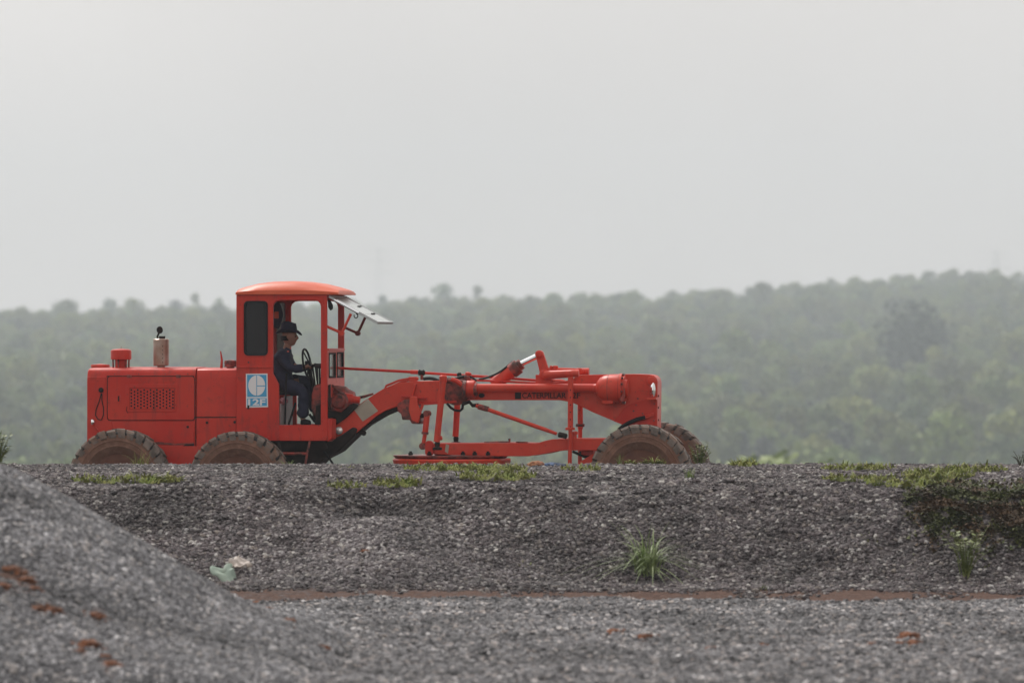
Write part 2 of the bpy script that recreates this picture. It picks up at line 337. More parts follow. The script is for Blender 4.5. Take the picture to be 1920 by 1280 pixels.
def ground(x, y):
    """height of the gravel near the machine"""
    low = -0.12 + 0.085 * fbm(x, y * 0.45, 1.1, 3) + 0.06 * fbm(x, y * 0.35, 0.35, 5) + 0.018 * fbm(x, y, 3.5, 6, 2)
    if y < 61.4: return low
    edge = 66.0 + 0.45 * fbm(x, 0, 0.45, 11) + 0.8 * math.exp(-((x + 1.3) / 0.55) ** 2) - 0.3 * sstep(2.5, 4.5, x)
    base = 63.6 + 0.25 * fbm(x, 3, 0.6, 13) - 0.5 * math.exp(-((x + 1.0) / 0.7) ** 2)
    ledge = lerp(low - 0.06, -0.05, sstep(61.6, 63.2, y))
    z = ledge
    if y > base - 0.3:
        t = min(1, max(0, (y - base) / (edge - base)))
        z = ledge + (0.84 - ledge) * (t * 0.82 + 0.18 * sstep(0, 1, t))
    if y > edge:
        z = lerp(0.84, 0.955, min(1, (y - edge) / (73.6 - edge)))
    sl = slump(x, y); z += 0.16 * sl - 0.14 * math.exp(-((x + 1.35) / 0.9) ** 2 - ((y - 65.6) / 0.5) ** 2)
    z += (0.11 * fbm(x, y, 0.9, 21) + 0.05 * fbm(x, y, 2.6, 24, 2)) * sstep(62.5, 64.5, y) * sstep(74.5, 68, y) + 0.02 * fbm(x, y, 4.0, 22, 2) * sstep(61.6, 63.5, y)
    if y > 73.8: z = lerp(z, yard_z(x), sstep(73.8, 77.4, y))
    return z
LOW_CLODS = [(482, 1132, .05), (505, 1143, .045), (540, 1165, .05), (545, 1178, .035), (605, 1215, .05), (1150, 1187, .06), (1165, 1183, .04), (1210, 1196, .07), (1335, 1217, .045), (1430, 1212, .05), (1462, 1197, .045), (1705, 1195, .09), (1715, 1208, .07), (1690, 1210, .06), (1635, 1208, .04), (1078, 1210, .04), (1030, 1150, .05), (1250, 1290, .05), (1550, 1205, .04)]
SMEAR = []
for px_, py_, r_ in LOW_CLODS:
    d_ = 2.53 * F / (py_ - 640); SMEAR.append(((px_ - 960) / F * d_, d_, r_ * 2.3))
def smear(x, y, lst):
    t = 0.0
    for a, b, r_ in lst:
        q_ = ((x - a) / r_) ** 2 + ((y - b) / (r_ * 3.2)) ** 2
        if q_ < 6: t = max(t, math.exp(-q_))
    return t
def soil(x, y):
    if y < 61.4: return max(0.25 * sstep(0.15, 0.45, fbm(x, y * 0.45, 0.9, 41)) + 0.1, 0.72 * smear(x, y, SMEAR))
    if y < 64: return (0.80 + 0.22 * fbm(x, y, 1.2, 44)) * sstep(61.35, 61.6, y) * sstep(63.5, 62.6, y) * (0.78 + 0.28 * sstep(-1.5, 1.0, x))
    return 0.0
def surf(name, xs, ys, f, m_, dens=None, soilf=None, kind='structure'):
    bm = bmesh.new(); g = [[bm.verts.new((x, y, f(x, y))) for x in xs] for y in ys]
    for j in range(len(ys) - 1):
        for i in range(len(xs) - 1): bm.faces.new((g[j][i], g[j][i + 1], g[j + 1][i + 1], g[j + 1][i]))
    bm.verts.index_update()
    co = [(v.co.x, v.co.y) for v in bm.verts]
    o = link(name, bm, m_, smooth=180); o['kind'] = kind
    for an, fn in (('dens', dens), ('soil', soilf)):
        if fn:
            at = o.data.attributes.new(an, 'FLOAT', 'POINT'); at.data.foreach_set('value', [fn(x, y) for x, y in co])
    return o
def rng(a, b, s):
    n = max(1, round((b - a) / s)); return [a + (b - a) * i / n for i in range(n + 1)]
XS = rng(-11, 11, 0.1)
bank = surf('gravel_bank', XS, rng(61.4, 78.0, 0.09), ground, BANKMAT, lambda x, y: max(sstep(62.5 + 0.25 * fbm(x, 0, 0.9, 48), 63.2, y), 0.20 * sstep(0.0, 0.3, fbm(x, y, 1.5, 47)) * sstep(61.45, 61.8, y)) * (1 if y < 67 else 0.75) * (1 if y < 74.6 else 0.0) * (1 if abs(x) < 8 else 0), soil)
lowg = surf('lower_gravel_yard', XS, rng(38, 61.4, 0.16), ground, LOWMAT, lambda x, y: (1 if 43 < y < 61.55 else 0) * (1 if abs(x) < 7 else 0) * (1 - sstep(0.15, 0.4, soil(x, y)) * 0.8), soil)
yard = surf('machine_yard', rng(-11, 11, 0.4), rng(78.0, 112, 0.5), lambda x, y: yard_z(x) if y > 78.01 else ground(x, y), BANKMAT)

def stone(bm, c, r, lay, rv, flat=0.65):
    ret = bmesh.ops.create_icosphere(bm, subdivisions=1, radius=r)
    rot = Matrix.Rotation(random.uniform(0, 6.28), 3, 'Z') @ Matrix.Rotation(random.uniform(-0.7, 0.7), 3, 'X')
    sx, sy, sz = random.uniform(0.75, 1.35), random.uniform(0.7, 1.1), flat * random.uniform(0.7, 1.2)
    for v in ret['verts']:
        k = random.uniform(0.7, 1.22)
        v.co = Vector(c) + rot @ Vector((v.co.x * sx * k, v.co.y * sy * k, v.co.z * sz * k)); v[lay] = rv
def clumps(name, m_, count, per, spread, rmin, rmax):
    c = bpy.data.collections.new(name)
    for i in range(count):
        bm = bmesh.new(); lay = bm.verts.layers.float.new('rnd')
        for k in range(per):
            a, q = random.uniform(0, 6.28), spread * math.sqrt(random.random())
            r = lerp(rmin, rmax, random.random() ** 2.6)
            stone(bm, (q * math.cos(a), q * math.sin(a), r * 0.25), r, lay, random.random())
        me = bpy.data.meshes.new(name + '_stones'); bm.to_mesh(me); bm.free(); me.materials.append(m_)
        c.objects.link(bpy.data.objects.new(name + '_stones', me))
    return c
def scatter(name, mesh, coll, density, seed, smin, smax, align=True, points=False, parent=None, attr='dens'):
    o = bpy.data.objects.new(name, mesh); COL.objects.link(o)
    if parent: o.parent = parent
    ng = bpy.data.node_groups.new(name, 'GeometryNodeTree')
    ng.interface.new_socket('Geometry', in_out='INPUT', socket_type='NodeSocketGeometry')
    ng.interface.new_socket('Geometry', in_out='OUTPUT', socket_type='NodeSocketGeometry')
    N, K = ng.nodes, ng.links
    gi, go = N.new('NodeGroupInput'), N.new('NodeGroupOutput')
    iop = N.new('GeometryNodeInstanceOnPoints'); ci = N.new('GeometryNodeCollectionInfo')
    ci.inputs['Collection'].default_value = coll; ci.inputs['Separate Children'].default_value = True; ci.inputs['Reset Children'].default_value = True
    K.new(ci.outputs[0], iop.inputs['Instance']); iop.inputs['Pick Instance'].default_value = True
    rs = N.new('FunctionNodeRandomValue'); rs.data_type = 'FLOAT'; rs.inputs[2].default_value = smin; rs.inputs[3].default_value = smax; rs.inputs['Seed'].default_value = seed + 1
    rz = N.new('FunctionNodeRandomValue'); rz.data_type = 'FLOAT_VECTOR'; rz.inputs[0].default_value = (0, 0, 0); rz.inputs[1].default_value = (0, 0, 6.283); rz.inputs['Seed'].default_value = seed + 2
    if points:
        na = N.new('GeometryNodeInputNamedAttribute'); na.data_type = 'FLOAT'; na.inputs['Name'].default_value = 'scl'
        K.new(gi.outputs[0], iop.inputs['Points']); K.new(na.outputs[0], iop.inputs['Scale']); K.new(rz.outputs[0], iop.inputs['Rotation'])
    else:
        dp = N.new('GeometryNodeDistributePointsOnFaces'); na = N.new('GeometryNodeInputNamedAttribute'); na.data_type = 'FLOAT'; na.inputs['Name'].default_value = attr
        mu = N.new('ShaderNodeMath'); mu.operation = 'MULTIPLY'; mu.inputs[1].default_value = density
        K.new(na.outputs[0], mu.inputs[0]); K.new(mu.outputs[0], dp.inputs['Density']); dp.inputs['Seed'].default_value = seed
        K.new(gi.outputs[0], dp.inputs['Mesh']); K.new(dp.outputs['Points'], iop.inputs['Points']); K.new(rs.outputs[1], iop.inputs['Scale'])
        rot = N.new('FunctionNodeRotateRotation'); rot.rotation_space = 'LOCAL'
        K.new(dp.outputs['Rotation'], rot.inputs[0]); K.new(rz.outputs[0], rot.inputs[1]); K.new(rot.outputs[0], iop.inputs['Rotation'])
    K.new(iop.outputs[0], go.inputs[0])
    md = o.modifiers.new('scatter', 'NODES'); md.node_group = ng
    return o
c_bank = clumps('bank_stones', STONE, 16, 30, 0.14, 0.007, 0.031)
c_fine = clumps('fine_stones', FINESTONE, 14, 22, 0.13, 0.008, 0.031)
at2 = bank.data.attributes.new('slide', 'FLOAT', 'POINT'); at2.data.foreach_set('value', [slump(v.co.x, v.co.y) for v in bank.data.vertices])
tag(scatter('slumped_gravel', bank.data, clumps('slump_stones', SLUMPSTONE, 8, 20, 0.12, 0.007, 0.027), 280, 14, 0.8, 1.25, attr='slide'), 'paler gravel slumped down the bank face', None, None, 'stuff')
tag(scatter('gravel', bank.data, c_bank, 125, 3, 0.8, 1.25), 'loose purple grey stones covering the bank', None, None, 'stuff')
tag(scatter('crushed_stone_gravel', lowg.data, c_fine, 110, 9, 0.8, 1.3), 'fine blue grey crushed stone on the lower yard', None, None, 'stuff')

# the heap of fine crushed stone
def heap_z(x, y):
    xc = -4.72 + 0.05 * (52 - y)
    q = ((y - 52.0) * 0.42)
    r2 = (x - xc) ** 2 + q * q
    z = 1.93 - 0.645 * math.sqrt(r2 + 0.42)
    z += 0.045 * fbm(x, y, 0.9, 61) + 0.012 * fbm(x, y, 4, 62, 2)
    k = z + 0.10                                   # soften the foot of the heap into the yard
    return -0.12 + (k if k > 0.5 else 0.5 * math.exp((k - 0.5) / 0.5) if k > -2 else 0) - 0.02
HX0, HX1, HY0, HY1 = -9.5, -0.6, 44.5, 60.5
hx, hy = rng(HX0, HX1, 0.08), rng(HY0, HY1, 0.11)
def heap_f(x, y):
    fade = sstep(HX1, HX1 - 1.2, x) * sstep(HY0, HY0 + 1.2, y) * sstep(HY1, HY1 - 1.5, y) * sstep(HX0, HX0 + 0.5, x)
    return lerp(-0.4, heap_z(x, y), fade)
HEAP_CLODS = [(100, 1145, .055), (178, 1156, .06), (165, 1210, .075), (150, 1222, .045), (195, 1232, .04), (212, 1248, .065), (72, 1142, .04), (20, 1070, .06), (50, 1088, .05), (8, 1100, .045), (65, 1105, .04), (35, 1078, .07), (58, 1098, .06), (10, 1085, .07)]
HSM = []
for px_, py_, r_ in HEAP_CLODS:
    y_ = HY0 + 1
    while y_ < HY1 and EYE + (640 - py_) / F * y_ > heap_f((px_ - 960) / F * y_, y_): y_ += 0.05
    HSM.append(((px_ - 960) / F * y_, y_, r_ * 1.9))
heap = surf('gravel_heap', hx, hy, heap_f, LOWMAT, lambda x, y: (1.0 if heap_f(x, y) > ground(x, y) - 0.02 else 0.0) * (1 - 0.75 * smear(x, y, HSM)), lambda x, y: max(0.1, 0.75 * smear(x, y, HSM)), kind=None)
del heap['kind']
tag(heap, 'tall blurred heap of fine grey crushed stone in front of the bank', 'gravel heap')
tag(scatter('stones', heap.data, clumps('heap_stones', HEAPSTONE, 14, 22, 0.13, 0.008, 0.028), 120, 19, 0.75, 1.15, parent=heap), None, None, None, 'stuff')
def top_z(x, y):
    z = ground(x, y)
    if HX0 < x < HX1 and HY0 < y < HY1: z = max(z, heap_f(x, y))
    return z
def hit(px, py, y0=44.0, y1=79.0):
    """where the sight line through (px, py) meets the gravel"""
    def under(y):
        x = (px - 960) / F * y; return EYE + (640 - py) / F * y <= top_z(x, y)
    y = y0
    while y < y1:
        if under(y):
            lo, hi = y - 0.3, y
            for _ in range(6):
                mid = (lo + hi) / 2
                if under(mid): hi = mid
                else: lo = mid
            x = (px - 960) / F * hi; return Vector((x, hi, top_z(x, hi)))
        y += 0.3
    return Vector(((px - 960) / F * 74, 74, ground((px - 960) / F * 74, 74)))

# far terrain: valley floor and the wooded hill
def sky_px(x, d):
    px = 960 + F * x / d
    pts = [(-400, 590), (0, 583), (300, 578), (600, 575), (760, 562), (1000, 556), (1200, 552), (1400, 541), (1600, 527), (1800, 512), (1920, 510), (2400, 500)]
    for (a, b), (c, e) in zip(pts, pts[1:]):
        if px <= c: return lerp(b, e, max(0, (px - a) / (c - a)))
    return 500
D0, D1 = 1000.0, 2800.0
def hill(x, y):
    if y < 112: return -0.6
    if y < 300: return lerp(-0.6, -22, sstep(112, 300, y))
    t = (y - D0) / (D1 - D0)
    zb = EYE + (640 - 905) / F * D0 - 17.5
    zt = EYE + (640 - sky_px(x, D1)) / F * D1 - 16.5
    if t < 0: return lerp(-22, zb, sstep(300, D0, y))
    und = 4.5 * fbm(x * 0.6, y, 0.0055, 71) + 3.2 * fbm(x, y, 0.014, 72)
    if t < 1: return lerp(zb, zt, t) + und * (1 - 0.75 * t)
    return zt + und * 0.25 - 14 * sstep(D1, 6200, y)
tx = rng(-1200, -280, 80)[:-1] + rng(-280, 280, 11) + rng(280, 1200, 80)[1:]
ty = rng(-70, 110, 17) + rng(112, 980, 24) + rng(1000, 2900, 18) + rng(3050, 6400, 250)
def terr(x, y):
    return hill(x, y)
surf('hillside_terrain', tx, ty, terr, FARMAT)

# ------------------------------------------------------------------ trees
def crown_mesh(name, h, wd, n, leaf, lm, lobes, low=0.3, seed=0, squash=1.0):
    rnd = random.Random(seed); me = bpy.data.meshes.new(name); V, Fc = [], []
    L_ = []
    for i in range(lobes):
        a = rnd.uniform(0, 6.28); zz = rnd.uniform(low + 0.12, 0.88); ww = math.sin(math.pi * min(1, max(0.12, (zz - low) / (1 - low) * 0.85 + 0.1)))
        rr_ = wd * 0.5 * ww * rnd.uniform(0.25, 0.75)
        L_.append((Vector((rr_ * math.cos(a), rr_ * math.sin(a), zz * h)), wd * rnd.uniform(0.17, 0.30)))
    L_.append((Vector((0, 0, h * 0.86)), wd * 0.2))
    for i in range(n):
        c, r = L_[rnd.randrange(len(L_))]
        d = Vector((rnd.gauss(0, 1), rnd.gauss(0, 1), rnd.gauss(0, 1))).normalized()
        p = c + Vector((d.x, d.y, d.z * squash)) * r * rnd.random() ** 0.35
        nrm = (d + Vector((rnd.gauss(0, .6), rnd.gauss(0, .6), rnd.gauss(0, .6) + 0.4))).normalized()
        u = nrm.orthogonal().normalized(); u = (Matrix.Rotation(rnd.uniform(0, 6.28), 3, nrm) @ u); v = nrm.cross(u)
        s = leaf * rnd.uniform(0.55, 1.3); k = len(V)
        V += [p - u * s, p + v * s * 0.55 - nrm * s * 0.1, p + u * s, p - v * s * 0.55 - nrm * s * 0.1]; Fc.append((k, k + 1, k + 2, k + 3))
    me.from_pydata(V, [], Fc); me.materials.append(lm); return me, L_
def trunk_mesh(name, h, lobes, r=0.16, seed=0):
    bm = bmesh.new(); rnd = random.Random(seed)
    tube(bm, [(0, 0, -1.5), (0.1, 0, h * 0.3), (-0.05, 0.1, h * 0.6), (0.05, 0, h * 0.9)], [r * 1.3, r, r * 0.7, r * 0.2], 7)
    for c, rad in lobes:
        b = Vector((0, 0, c.z - rad * 1.6 - 0.5)); tube(bm, [b, (b + c) / 2 + Vector((0, 0, -0.2)), c], [r * 0.45, r * 0.3, r * 0.1], 5)
    me = bpy.data.meshes.new(name); bm.to_mesh(me); bm.free(); me.materials.append(BARK); return me
KINDS = []
specs = [(19, 8.6, 680, 0.64, 0, 11, .34), (20.5, 7.6, 660, 0.58, 1, 10, .30), (17, 9.4, 700, 0.66, 0, 12, .30), (18.5, 7.0, 620, 0.58, 1, 9, .36), (16, 8.4, 640, 0.64, 2, 11, .25), (21.5, 9.0, 760, 0.64, 1, 12, .36)]
forest_coll = bpy.data.collections.new('forest_kinds')
for i, (h, wd, n, lf, li, lb, lo) in enumerate(specs):
    cm, lobes = crown_mesh('tree_crown', h, wd, n, lf, LEAF[li], lb, lo, seed=i + 1); tm = trunk_mesh('tree_trunk', h, lobes, seed=i)
    KINDS.append((cm, tm, h))
    j = cm.copy(); bm = bmesh.new(); bm.from_mesh(cm); bm.from_mesh(tm); k = len(cm.polygons)
    bm.faces.ensure_lookup_table()
    for q, f in enumerate(bm.faces):
        if q >= k: f.material_index = 1
    bm.to_mesh(j); bm.free(); j.materials.append(BARK)
    forest_coll.objects.link(bpy.data.objects.new('forest_tree', j))
def tree(kind, x, y, s, label, group=None, name='hill_tree'):
    cm, tm, h = KINDS[kind]; t = empty(name, (x, y, hill(x, y)), random.uniform(0, 6.28)); t.scale = (s, s, s)
    for nm, me in (('crown', cm), ('trunk', tm)):
        o = bpy.data.objects.new(nm, me); COL.objects.link(o); o.parent = t
    return tag(t, label, 'tree', group)
pts, scl = [], []
front = []
y = D0 - 60
rf = random.Random(5)
while y < D1 + 60:
    half = 0.165 * y + 40; x = -half; sp = 9.2 if y < D1 - 300 else 6.4
    while x < half:
        X, Y = x + rf.uniform(-3.4, 3.4), y + rf.uniform(-4.4, 4.4)
        clear = fbm(X, Y, 0.02, 81)
        s = rf.uniform(0.62, 1.15) * (1.0 + 0.25 * clear) * (1.0 if rf.random() > 0.05 else 1.25)
        s = min(s, 1.25)
        if Y > D1 - 260: s = min(s * 0.85, 0.92)
        if rf.random() > 0.12:
            top = 640 - (hill(X, Y) + 18.5 * s - EYE) / Y * F
            if top < 845 and len(front) < 240 and abs(X) < 0.0816 * Y + 3: front.append((X, Y, s))
            else: pts.append((X, Y, hill(X, Y) - 0.2)); scl.append(s)
        x += sp
    y += 9.5
fm = bpy.data.meshes.new('forest'); fm.from_pydata(pts, [], []); at = fm.attributes.new('scl', 'FLOAT', 'POINT'); at.data.foreach_set('value', scl)
tag(scatter('forest', fm, forest_coll, 0, 31, 1, 1, points=True), 'hazy green plantation forest covering the hill', None, None, 'stuff')
LOOK = ['rounded mid green', 'slim pale green', 'broad low green', 'narrow yellowish green', 'dark bushy', 'tall pale']
SPOT = [(130, 'at the picture edge behind the heap'), (300, 'behind the rear wheel and exhaust'), (450, 'behind the fuel tank'), (640, 'behind the cab'), (740, 'under the gooseneck'), (840, 'between the gooseneck and the lift links'), (960, 'behind the lift links'), (1080, 'behind the diagonal drag link'), (1200, 'behind the front frame'), (1330, 'over the front wheels'), (1480, 'above the pale bushes'), (1620, 'past the pale bushes'), (1760, 'below the big dark tree'), (9999, 'near the far end of the bank')]
seen = {}
for X, Y, s in sorted(front):
    k = rf.randrange(6); px = 960 + F * X / Y; sp = next(t for lim, t in SPOT if px < lim)
    key = (k, sp); seen[key] = seen.get(key, 0) + 1
    tree(k, X, Y, s, '%s%s tree low on the hill %s' % (('', 'second ', 'third ', 'fourth ', 'fifth ', 'sixth ', 'seventh ', 'eighth ', 'another ')[min(8, seen[key] - 1)], LOOK[k], sp), 'hazy trees low on the hillside')
# trees that stand out against the sky or the slope
def by_px(px, py_top, d, kind, label, wide=1.0):
    x = (px - 960) / F * d; zt = EYE + (640 - py_top) / F * d
    s = (zt - hill(x, d)) / KINDS[kind][2]; t = tree(kind, x, d, s, label); t.scale = (s * wide, s * wide, s); return t
by_px(112, 560, 2788, 2, 'broad bushy tree on the skyline, above and left of the engine', 1.0)
by_px(202, 553, 2790, 0, 'taller round tree on the skyline above the grader engine', 1.0)
by_px(330, 560, 2797, 4, 'flat topped tree on the skyline above the exhaust pipe', 1.0)
by_px(368, 540, 2900, 3, 'thin sparse tree poking above the skyline next to the cab', 0.7)
by_px(412, 552, 2900, 1, 'small faint tree on the skyline touching the cab corner', 0.7)
by_px(833, 527, 2790, 2, 'wide round tree rising highest from the middle skyline', 1.05)
by_px(893, 527, 2796, 3, 'narrow tree on the skyline just beyond the wide round one', 0.9)
by_px(716, 547, 2800, 0, 'low tree on the skyline in front of the raised windscreen', 0.9)
by_px(1085, 547, 2800, 5, 'slim tree on the skyline above the blade lift crank', 0.9)
by_px(1560, 516, 2790, 1, 'pointed tree on the climbing skyline beyond the front wheels', 0.9)
by_px(1786, 497, 2790, 5, 'tall pointed tree at the top of the ridge', 0.9)
big, lb = crown_mesh('tree_crown', 24, 21, 2800, 0.75, LEAF[2], 20, 0.2, seed=77)
KINDS.append((big, trunk_mesh('tree_trunk', 24, lb, 0.4, 7), 24))
by_px(1725, 578, 1650, 6, 'big dark spreading tree standing out on the hillside')

def pylon(px, py_top, d, label):
    x = (px - 960) / F * d; z0 = hill(x, d); zt = EYE + (640 - py_top) / F * d; h = zt - z0
    t = empty('transmission_tower', (x, d, z0)); tag(t, label, 'pylon')
    bm = bmesh.new(); c = []
    for k in range(9):
        f = k / 8; hw = lerp(4.2, 0.7, f ** 0.7); c.append([Vector((sx * hw, sy * hw, h * f)) for sx, sy in ((-1, -1), (1, -1), (1, 1), (-1, 1))])
    for a, b in zip(c, c[1:]):
        for i in range(4):
            tube(bm, [a[i], b[i]], 0.055, 4); tube(bm, [a[i], b[(i + 1) % 4]], 0.035, 4); tube(bm, [a[(i + 1) % 4], b[i]], 0.035, 4)
    link('lattice_mast', bm, ALU, t)
    for f in (0.72, 0.84, 0.95):
        bm = bmesh.new(); tube(bm, [(-9, 0, h * f), (9, 0, h * f)], 0.08, 4); tube(bm, [(-9, 0, h * f), (0, 0, h * f + 2.2), (9, 0, h * f)], 0.06, 4); link('cross_arm', bm, ALU, t)
pylon(710, 462, 3400, 'barely visible transmission tower in the haze above the cab roof')
pylon(1868, 470, 3350, 'faint transmission tower in the haze beyond the ridge')

# ------------------------------------------------------------------ the grader
G = empty('motor_grader', MORG, -TH)
tag(G, 'old red motor grader with raised windscreen parked behind the gravel bank', 'motor grader')
YH, YC = -0.57, -0.61                       # near side planes of engine hood and cab
# engine hood ---------------------------------------------------------------
def hood(bm):
    cs = [(-1, 842), (-1, 712), (-0.985, 702), (-0.94, 694), (-0.86, 690), (0, 688), (0.86, 690), (0.94, 694), (0.985, 702), (1, 712), (1, 842)]
    rings = []
    for px in (163, 166, 200, 285, 366):
        k = 0.988 if px == 163 else 1
        rings.append([bm.verts.new((L(px, py + (3 if px == 163 else 0), YH).x, f * -YH * k, L(px, py + (3 if px == 163 else 0), YH).z)) for f, py in cs])
    quad_strip(bm, rings); bmesh.ops.recalc_face_normals(bm, faces=bm.faces)
part('engine_hood', RED, G, hood, 0.004)
def tank(bm):
    cs = [(-1, 842), (-1, 712), (-0.985, 702), (-0.94, 694), (-0.86, 690.5), (0, 689), (0.86, 690.5), (0.94, 694), (0.985, 702), (1, 712), (1, 842)]
    rings = [[bm.verts.new((L(px, py, YH).x, f * -YH * 0.985, L(px, py, YH).z)) for f, py in cs] for px in (368, 405, 444)]
    quad_strip(bm, rings); bmesh.ops.recalc_face_normals(bm, faces=bm.faces)
part('fuel_tank', RED, G, tank, 0.006)
prism('tank_lower_panel', RED, G, [(368, 784), (443, 783), (443, 842), (368, 842)], YH - 0.004, YH + 0.03)
prism('radiator_shell', RED, G, [(163.5, 706), (199, 706), (199, 760), (201, 786), (209, 790), (209, 846), (163.5, 846)], YH - 0.006, YH + 0.02)
prism('door_gap', GREASE, G, rr(200.8, 705, 365, 788.2, 5), YH - 0.0095, YH + 0.01, 0)
side = prism('engine_side_door', RED, G, rr(202, 706, 364, 787, 5), YH - 0.014, YH + 0.01, 0.004)
prism('lower_side_panel', RED, G, [(211, 790), (364, 790), (364, 838), (211, 838)], YH - 0.008, YH + 0.02)
prism('hood_seam', GREASE, G, [(200, 704.2), (364, 704.2), (364, 706.2), (200, 706.2)], YH - 0.003, YH + 0.02, 0)
prism('tank_seam', GREASE, G, [(365, 781), (443, 781), (443, 783), (365, 783)], YH - 0.001, YH + 0.02, 0)
# louvred grille with real perforations
def perf(bm):
    y0 = YH - 0.024
    x0, x1, ya, yb = 243, 327, 728, 767
    cols = 14; cw = (x1 - x0) / cols; rows = 6; rh = (yb - ya) / (rows + 0.5)
    def cell(cx, cy):
        hv = [bm.verts.new(L(cx + 2.0 * math.cos(a), cy + 2.0 * math.sin(a), y0)) for a in [math.pi / 4 + i * math.pi / 4 for i in range(8)]]
        sq = [(1, 1), (0, 1), (-1, 1), (-1, 0), (-1, -1), (0, -1), (1, -1), (1, 0)]
        ov = [bm.verts.new(L(cx + a * cw / 2, cy + b * rh / 2, y0)) for a, b in sq]
        iv = [bm.verts.new((v.co.x, v.co.y + 0.01, v.co.z)) for v in hv]
        for i in range(8):
            j = (i + 1) % 8; bm.faces.new((ov[i], ov[j], hv[j], hv[i])); bm.faces.new((hv[i], hv[j], iv[j], iv[i]))
    def fill(xa, xb, a, b): bm.faces.new([bm.verts.new(L(px, py, y0)) for px, py in ((xa, a), (xb, a), (xb, b), (xa, b))])
    for c in range(cols):
        off = rh / 2 if c % 2 else 0
        for r_ in range(rows): cell(x0 + (c + 0.5) * cw, ya + off + (r_ + 0.5) * rh)
        if off: fill(x0 + c * cw, x0 + (c + 1) * cw, ya, ya + off)
        else: fill(x0 + c * cw, x0 + (c + 1) * cw, yb - rh / 2, yb)
    bmesh.ops.remove_doubles(bm, verts=bm.verts, dist=0.0005); bmesh.ops.recalc_face_normals(bm, faces=bm.faces)
gb = prism('grille_frame', RED, G, [(235, 720), (333, 720), (330, 772), (237, 772)], YH - 0.022, YH - 0.013, 0.006, holes=[[(242.5, 727.5), (327.5, 727.5), (327.5, 767.5), (242.5, 767.5)]])
part('perforated_grille', RED, gb, perf, 0, 0)
prism('grille_backing', BLACK, gb, [(241, 726), (329, 726), (329, 769), (241, 769)], YH - 0.0155, YH - 0.0145, 0)
prism('door_latch', RED, G, rr(207, 740, 226, 754, 2), YH - 0.024, YH - 0.012, 0.003)
prism('latch_tongue', GREASE, G, [(221, 742), (223.5, 742), (223.5, 752), (221, 752)], YH - 0.028, YH - 0.022, 0)
bm = bmesh.new(); lathe(bm, [(0, .03), (.02, .034), (.03, .02)], L(190, 731, YH - 0.006), (0, -1, 0), 14); link('crank_socket', bm, GREASE, G)
rod('wire_loop', GREASE, G, [L(*p, YH - 0.012) for p in ((190, 737), (186, 752), (180, 768), (179, 778), (184, 786), (190, 787), (194, 778), (194, 764), (191, 750), (191, 738))], 0.007, 6)
axle('tail_lamp', CHROME, G, [(0, .012), (.015, .032), (.03, .042), (.045, .044), (.055, .03), (.058, .006)], L(179, 791, YH - 0.04), (-1, -0.35, 0), 16)
rod('lamp_bracket', RED, G, [L(178, 800, YH - 0.03), L(186, 809, YH - 0.02), L(193, 815, YH)], 0.012, 6)
rod('hanging_cable', BLACK, G, [L(*p, YH - 0.02) for p in ((350, 838), (354, 846), (357, 856), (356, 868), (352, 874))], 0.008, 6)
prism('rust_opening', BLACK, G, [(343, 835), (350, 832), (364, 832), (364, 838), (344, 838)], YH - 0.010, YH - 0.002, 0)
for px, py in ((388, 792), (440, 791), (352, 800)):
    axle('bolt_head', GREASE, G, [(0, .018), (.012, .016), (.014, .004)], L(px, py, YH - 0.004), (0, -1, 0), 8)
for py in (712, 735, 760, 784, 800, 820):
    axle('rivet', OILRED, G, [(0, .010), (.006, .008), (.009, .003)], L(366.5, py, YH - 0.004), (0, -1, 0), 6)
for px in (215, 260, 310, 352):
    axle('rivet', OILRED, G, [(0, .009), (.006, .007), (.008, .003)], L(px, 701, YH - 0.001), (0, -1, 0), 6)
for px in (238, 330):
    prism('hinge', OILRED, G, [(px, 702.5), (px + 9, 702.5), (px + 9, 708), (px, 708)], YH - 0.02, YH - 0.012, 0.002)
prism('sill_strip', OILRED, G, [(264, 829), (300, 828), (330, 831), (364, 829), (364, 833), (330, 834.5), (290, 833)], YH - 0.0095, YH - 0.007, 0)
rod('wire_end', GREASE, G, [L(238, 762, YH - 0.026), L(237, 770, YH - 0.026), L(240, 774, YH - 0.026)], 0.004, 5)
# things on the hood
axle('radiator_cap', ARMRED, G, [(0, .11), (.02, .125), (.045, .12), (.05, .06), (.055, .01)], L(188, 690, -0.1), (0, 0, 1), 18)
ac = axle('air_cleaner', RED, G, [(0, .07), (.12, .07), (.12, .04), (.125, .128), (.13, .133), (.225, .133), (.245, .126), (.256, .095), (.262, .02)], L(227, 692, -0.25), (0, 0, 1), 24)
for i in range(6):
    a = 2 * math.pi * i / 6 + 0.4; c = L(227, 692, -0.25)
    rod('stay', OILRED, ac, [c + Vector((.1 * math.cos(a), .1 * math.sin(a), 0)), c + Vector((.105 * math.cos(a), .105 * math.sin(a), .16))], 0.012, 5)
rod('wing_bolt', STEEL, ac, [L(227.5, 656, -0.25), L(227.5, 649, -0.25)], 0.006, 5)
ex = axle('exhaust_muffler', STEEL, G, [(0, .05), (.05, .05), (.05, .09), (.06, .101), (.385, .101), (.395, .09), (.40, .03)], L(302, 693, -0.2), (0, 0, 1), 26)
for i in range(5):
    axle('rivet', GREASE, ex, [(0, .007), (.006, .005), (.007, .001)], L(305, 649 + i * 7.5, -0.30), (0, -1, 0), 6)
rod('outlet_pipe', GREASE, ex, [L(304, 640, -0.2), L(304, 630, -0.2)], 0.04, 14)
rod('flap_hinge', GREASE, ex, [L(297, 640, -0.2), L(295, 631, -0.2), L(299, 622, -0.2)], 0.014, 6)
axle('rain_flap', GREASE, ex, [(-.008, .03), (-.008, .046), (.008, .046), (.008, .03)], L(299.5, 618.5, -0.2), (0.75, -0.62, 0.12), 18)
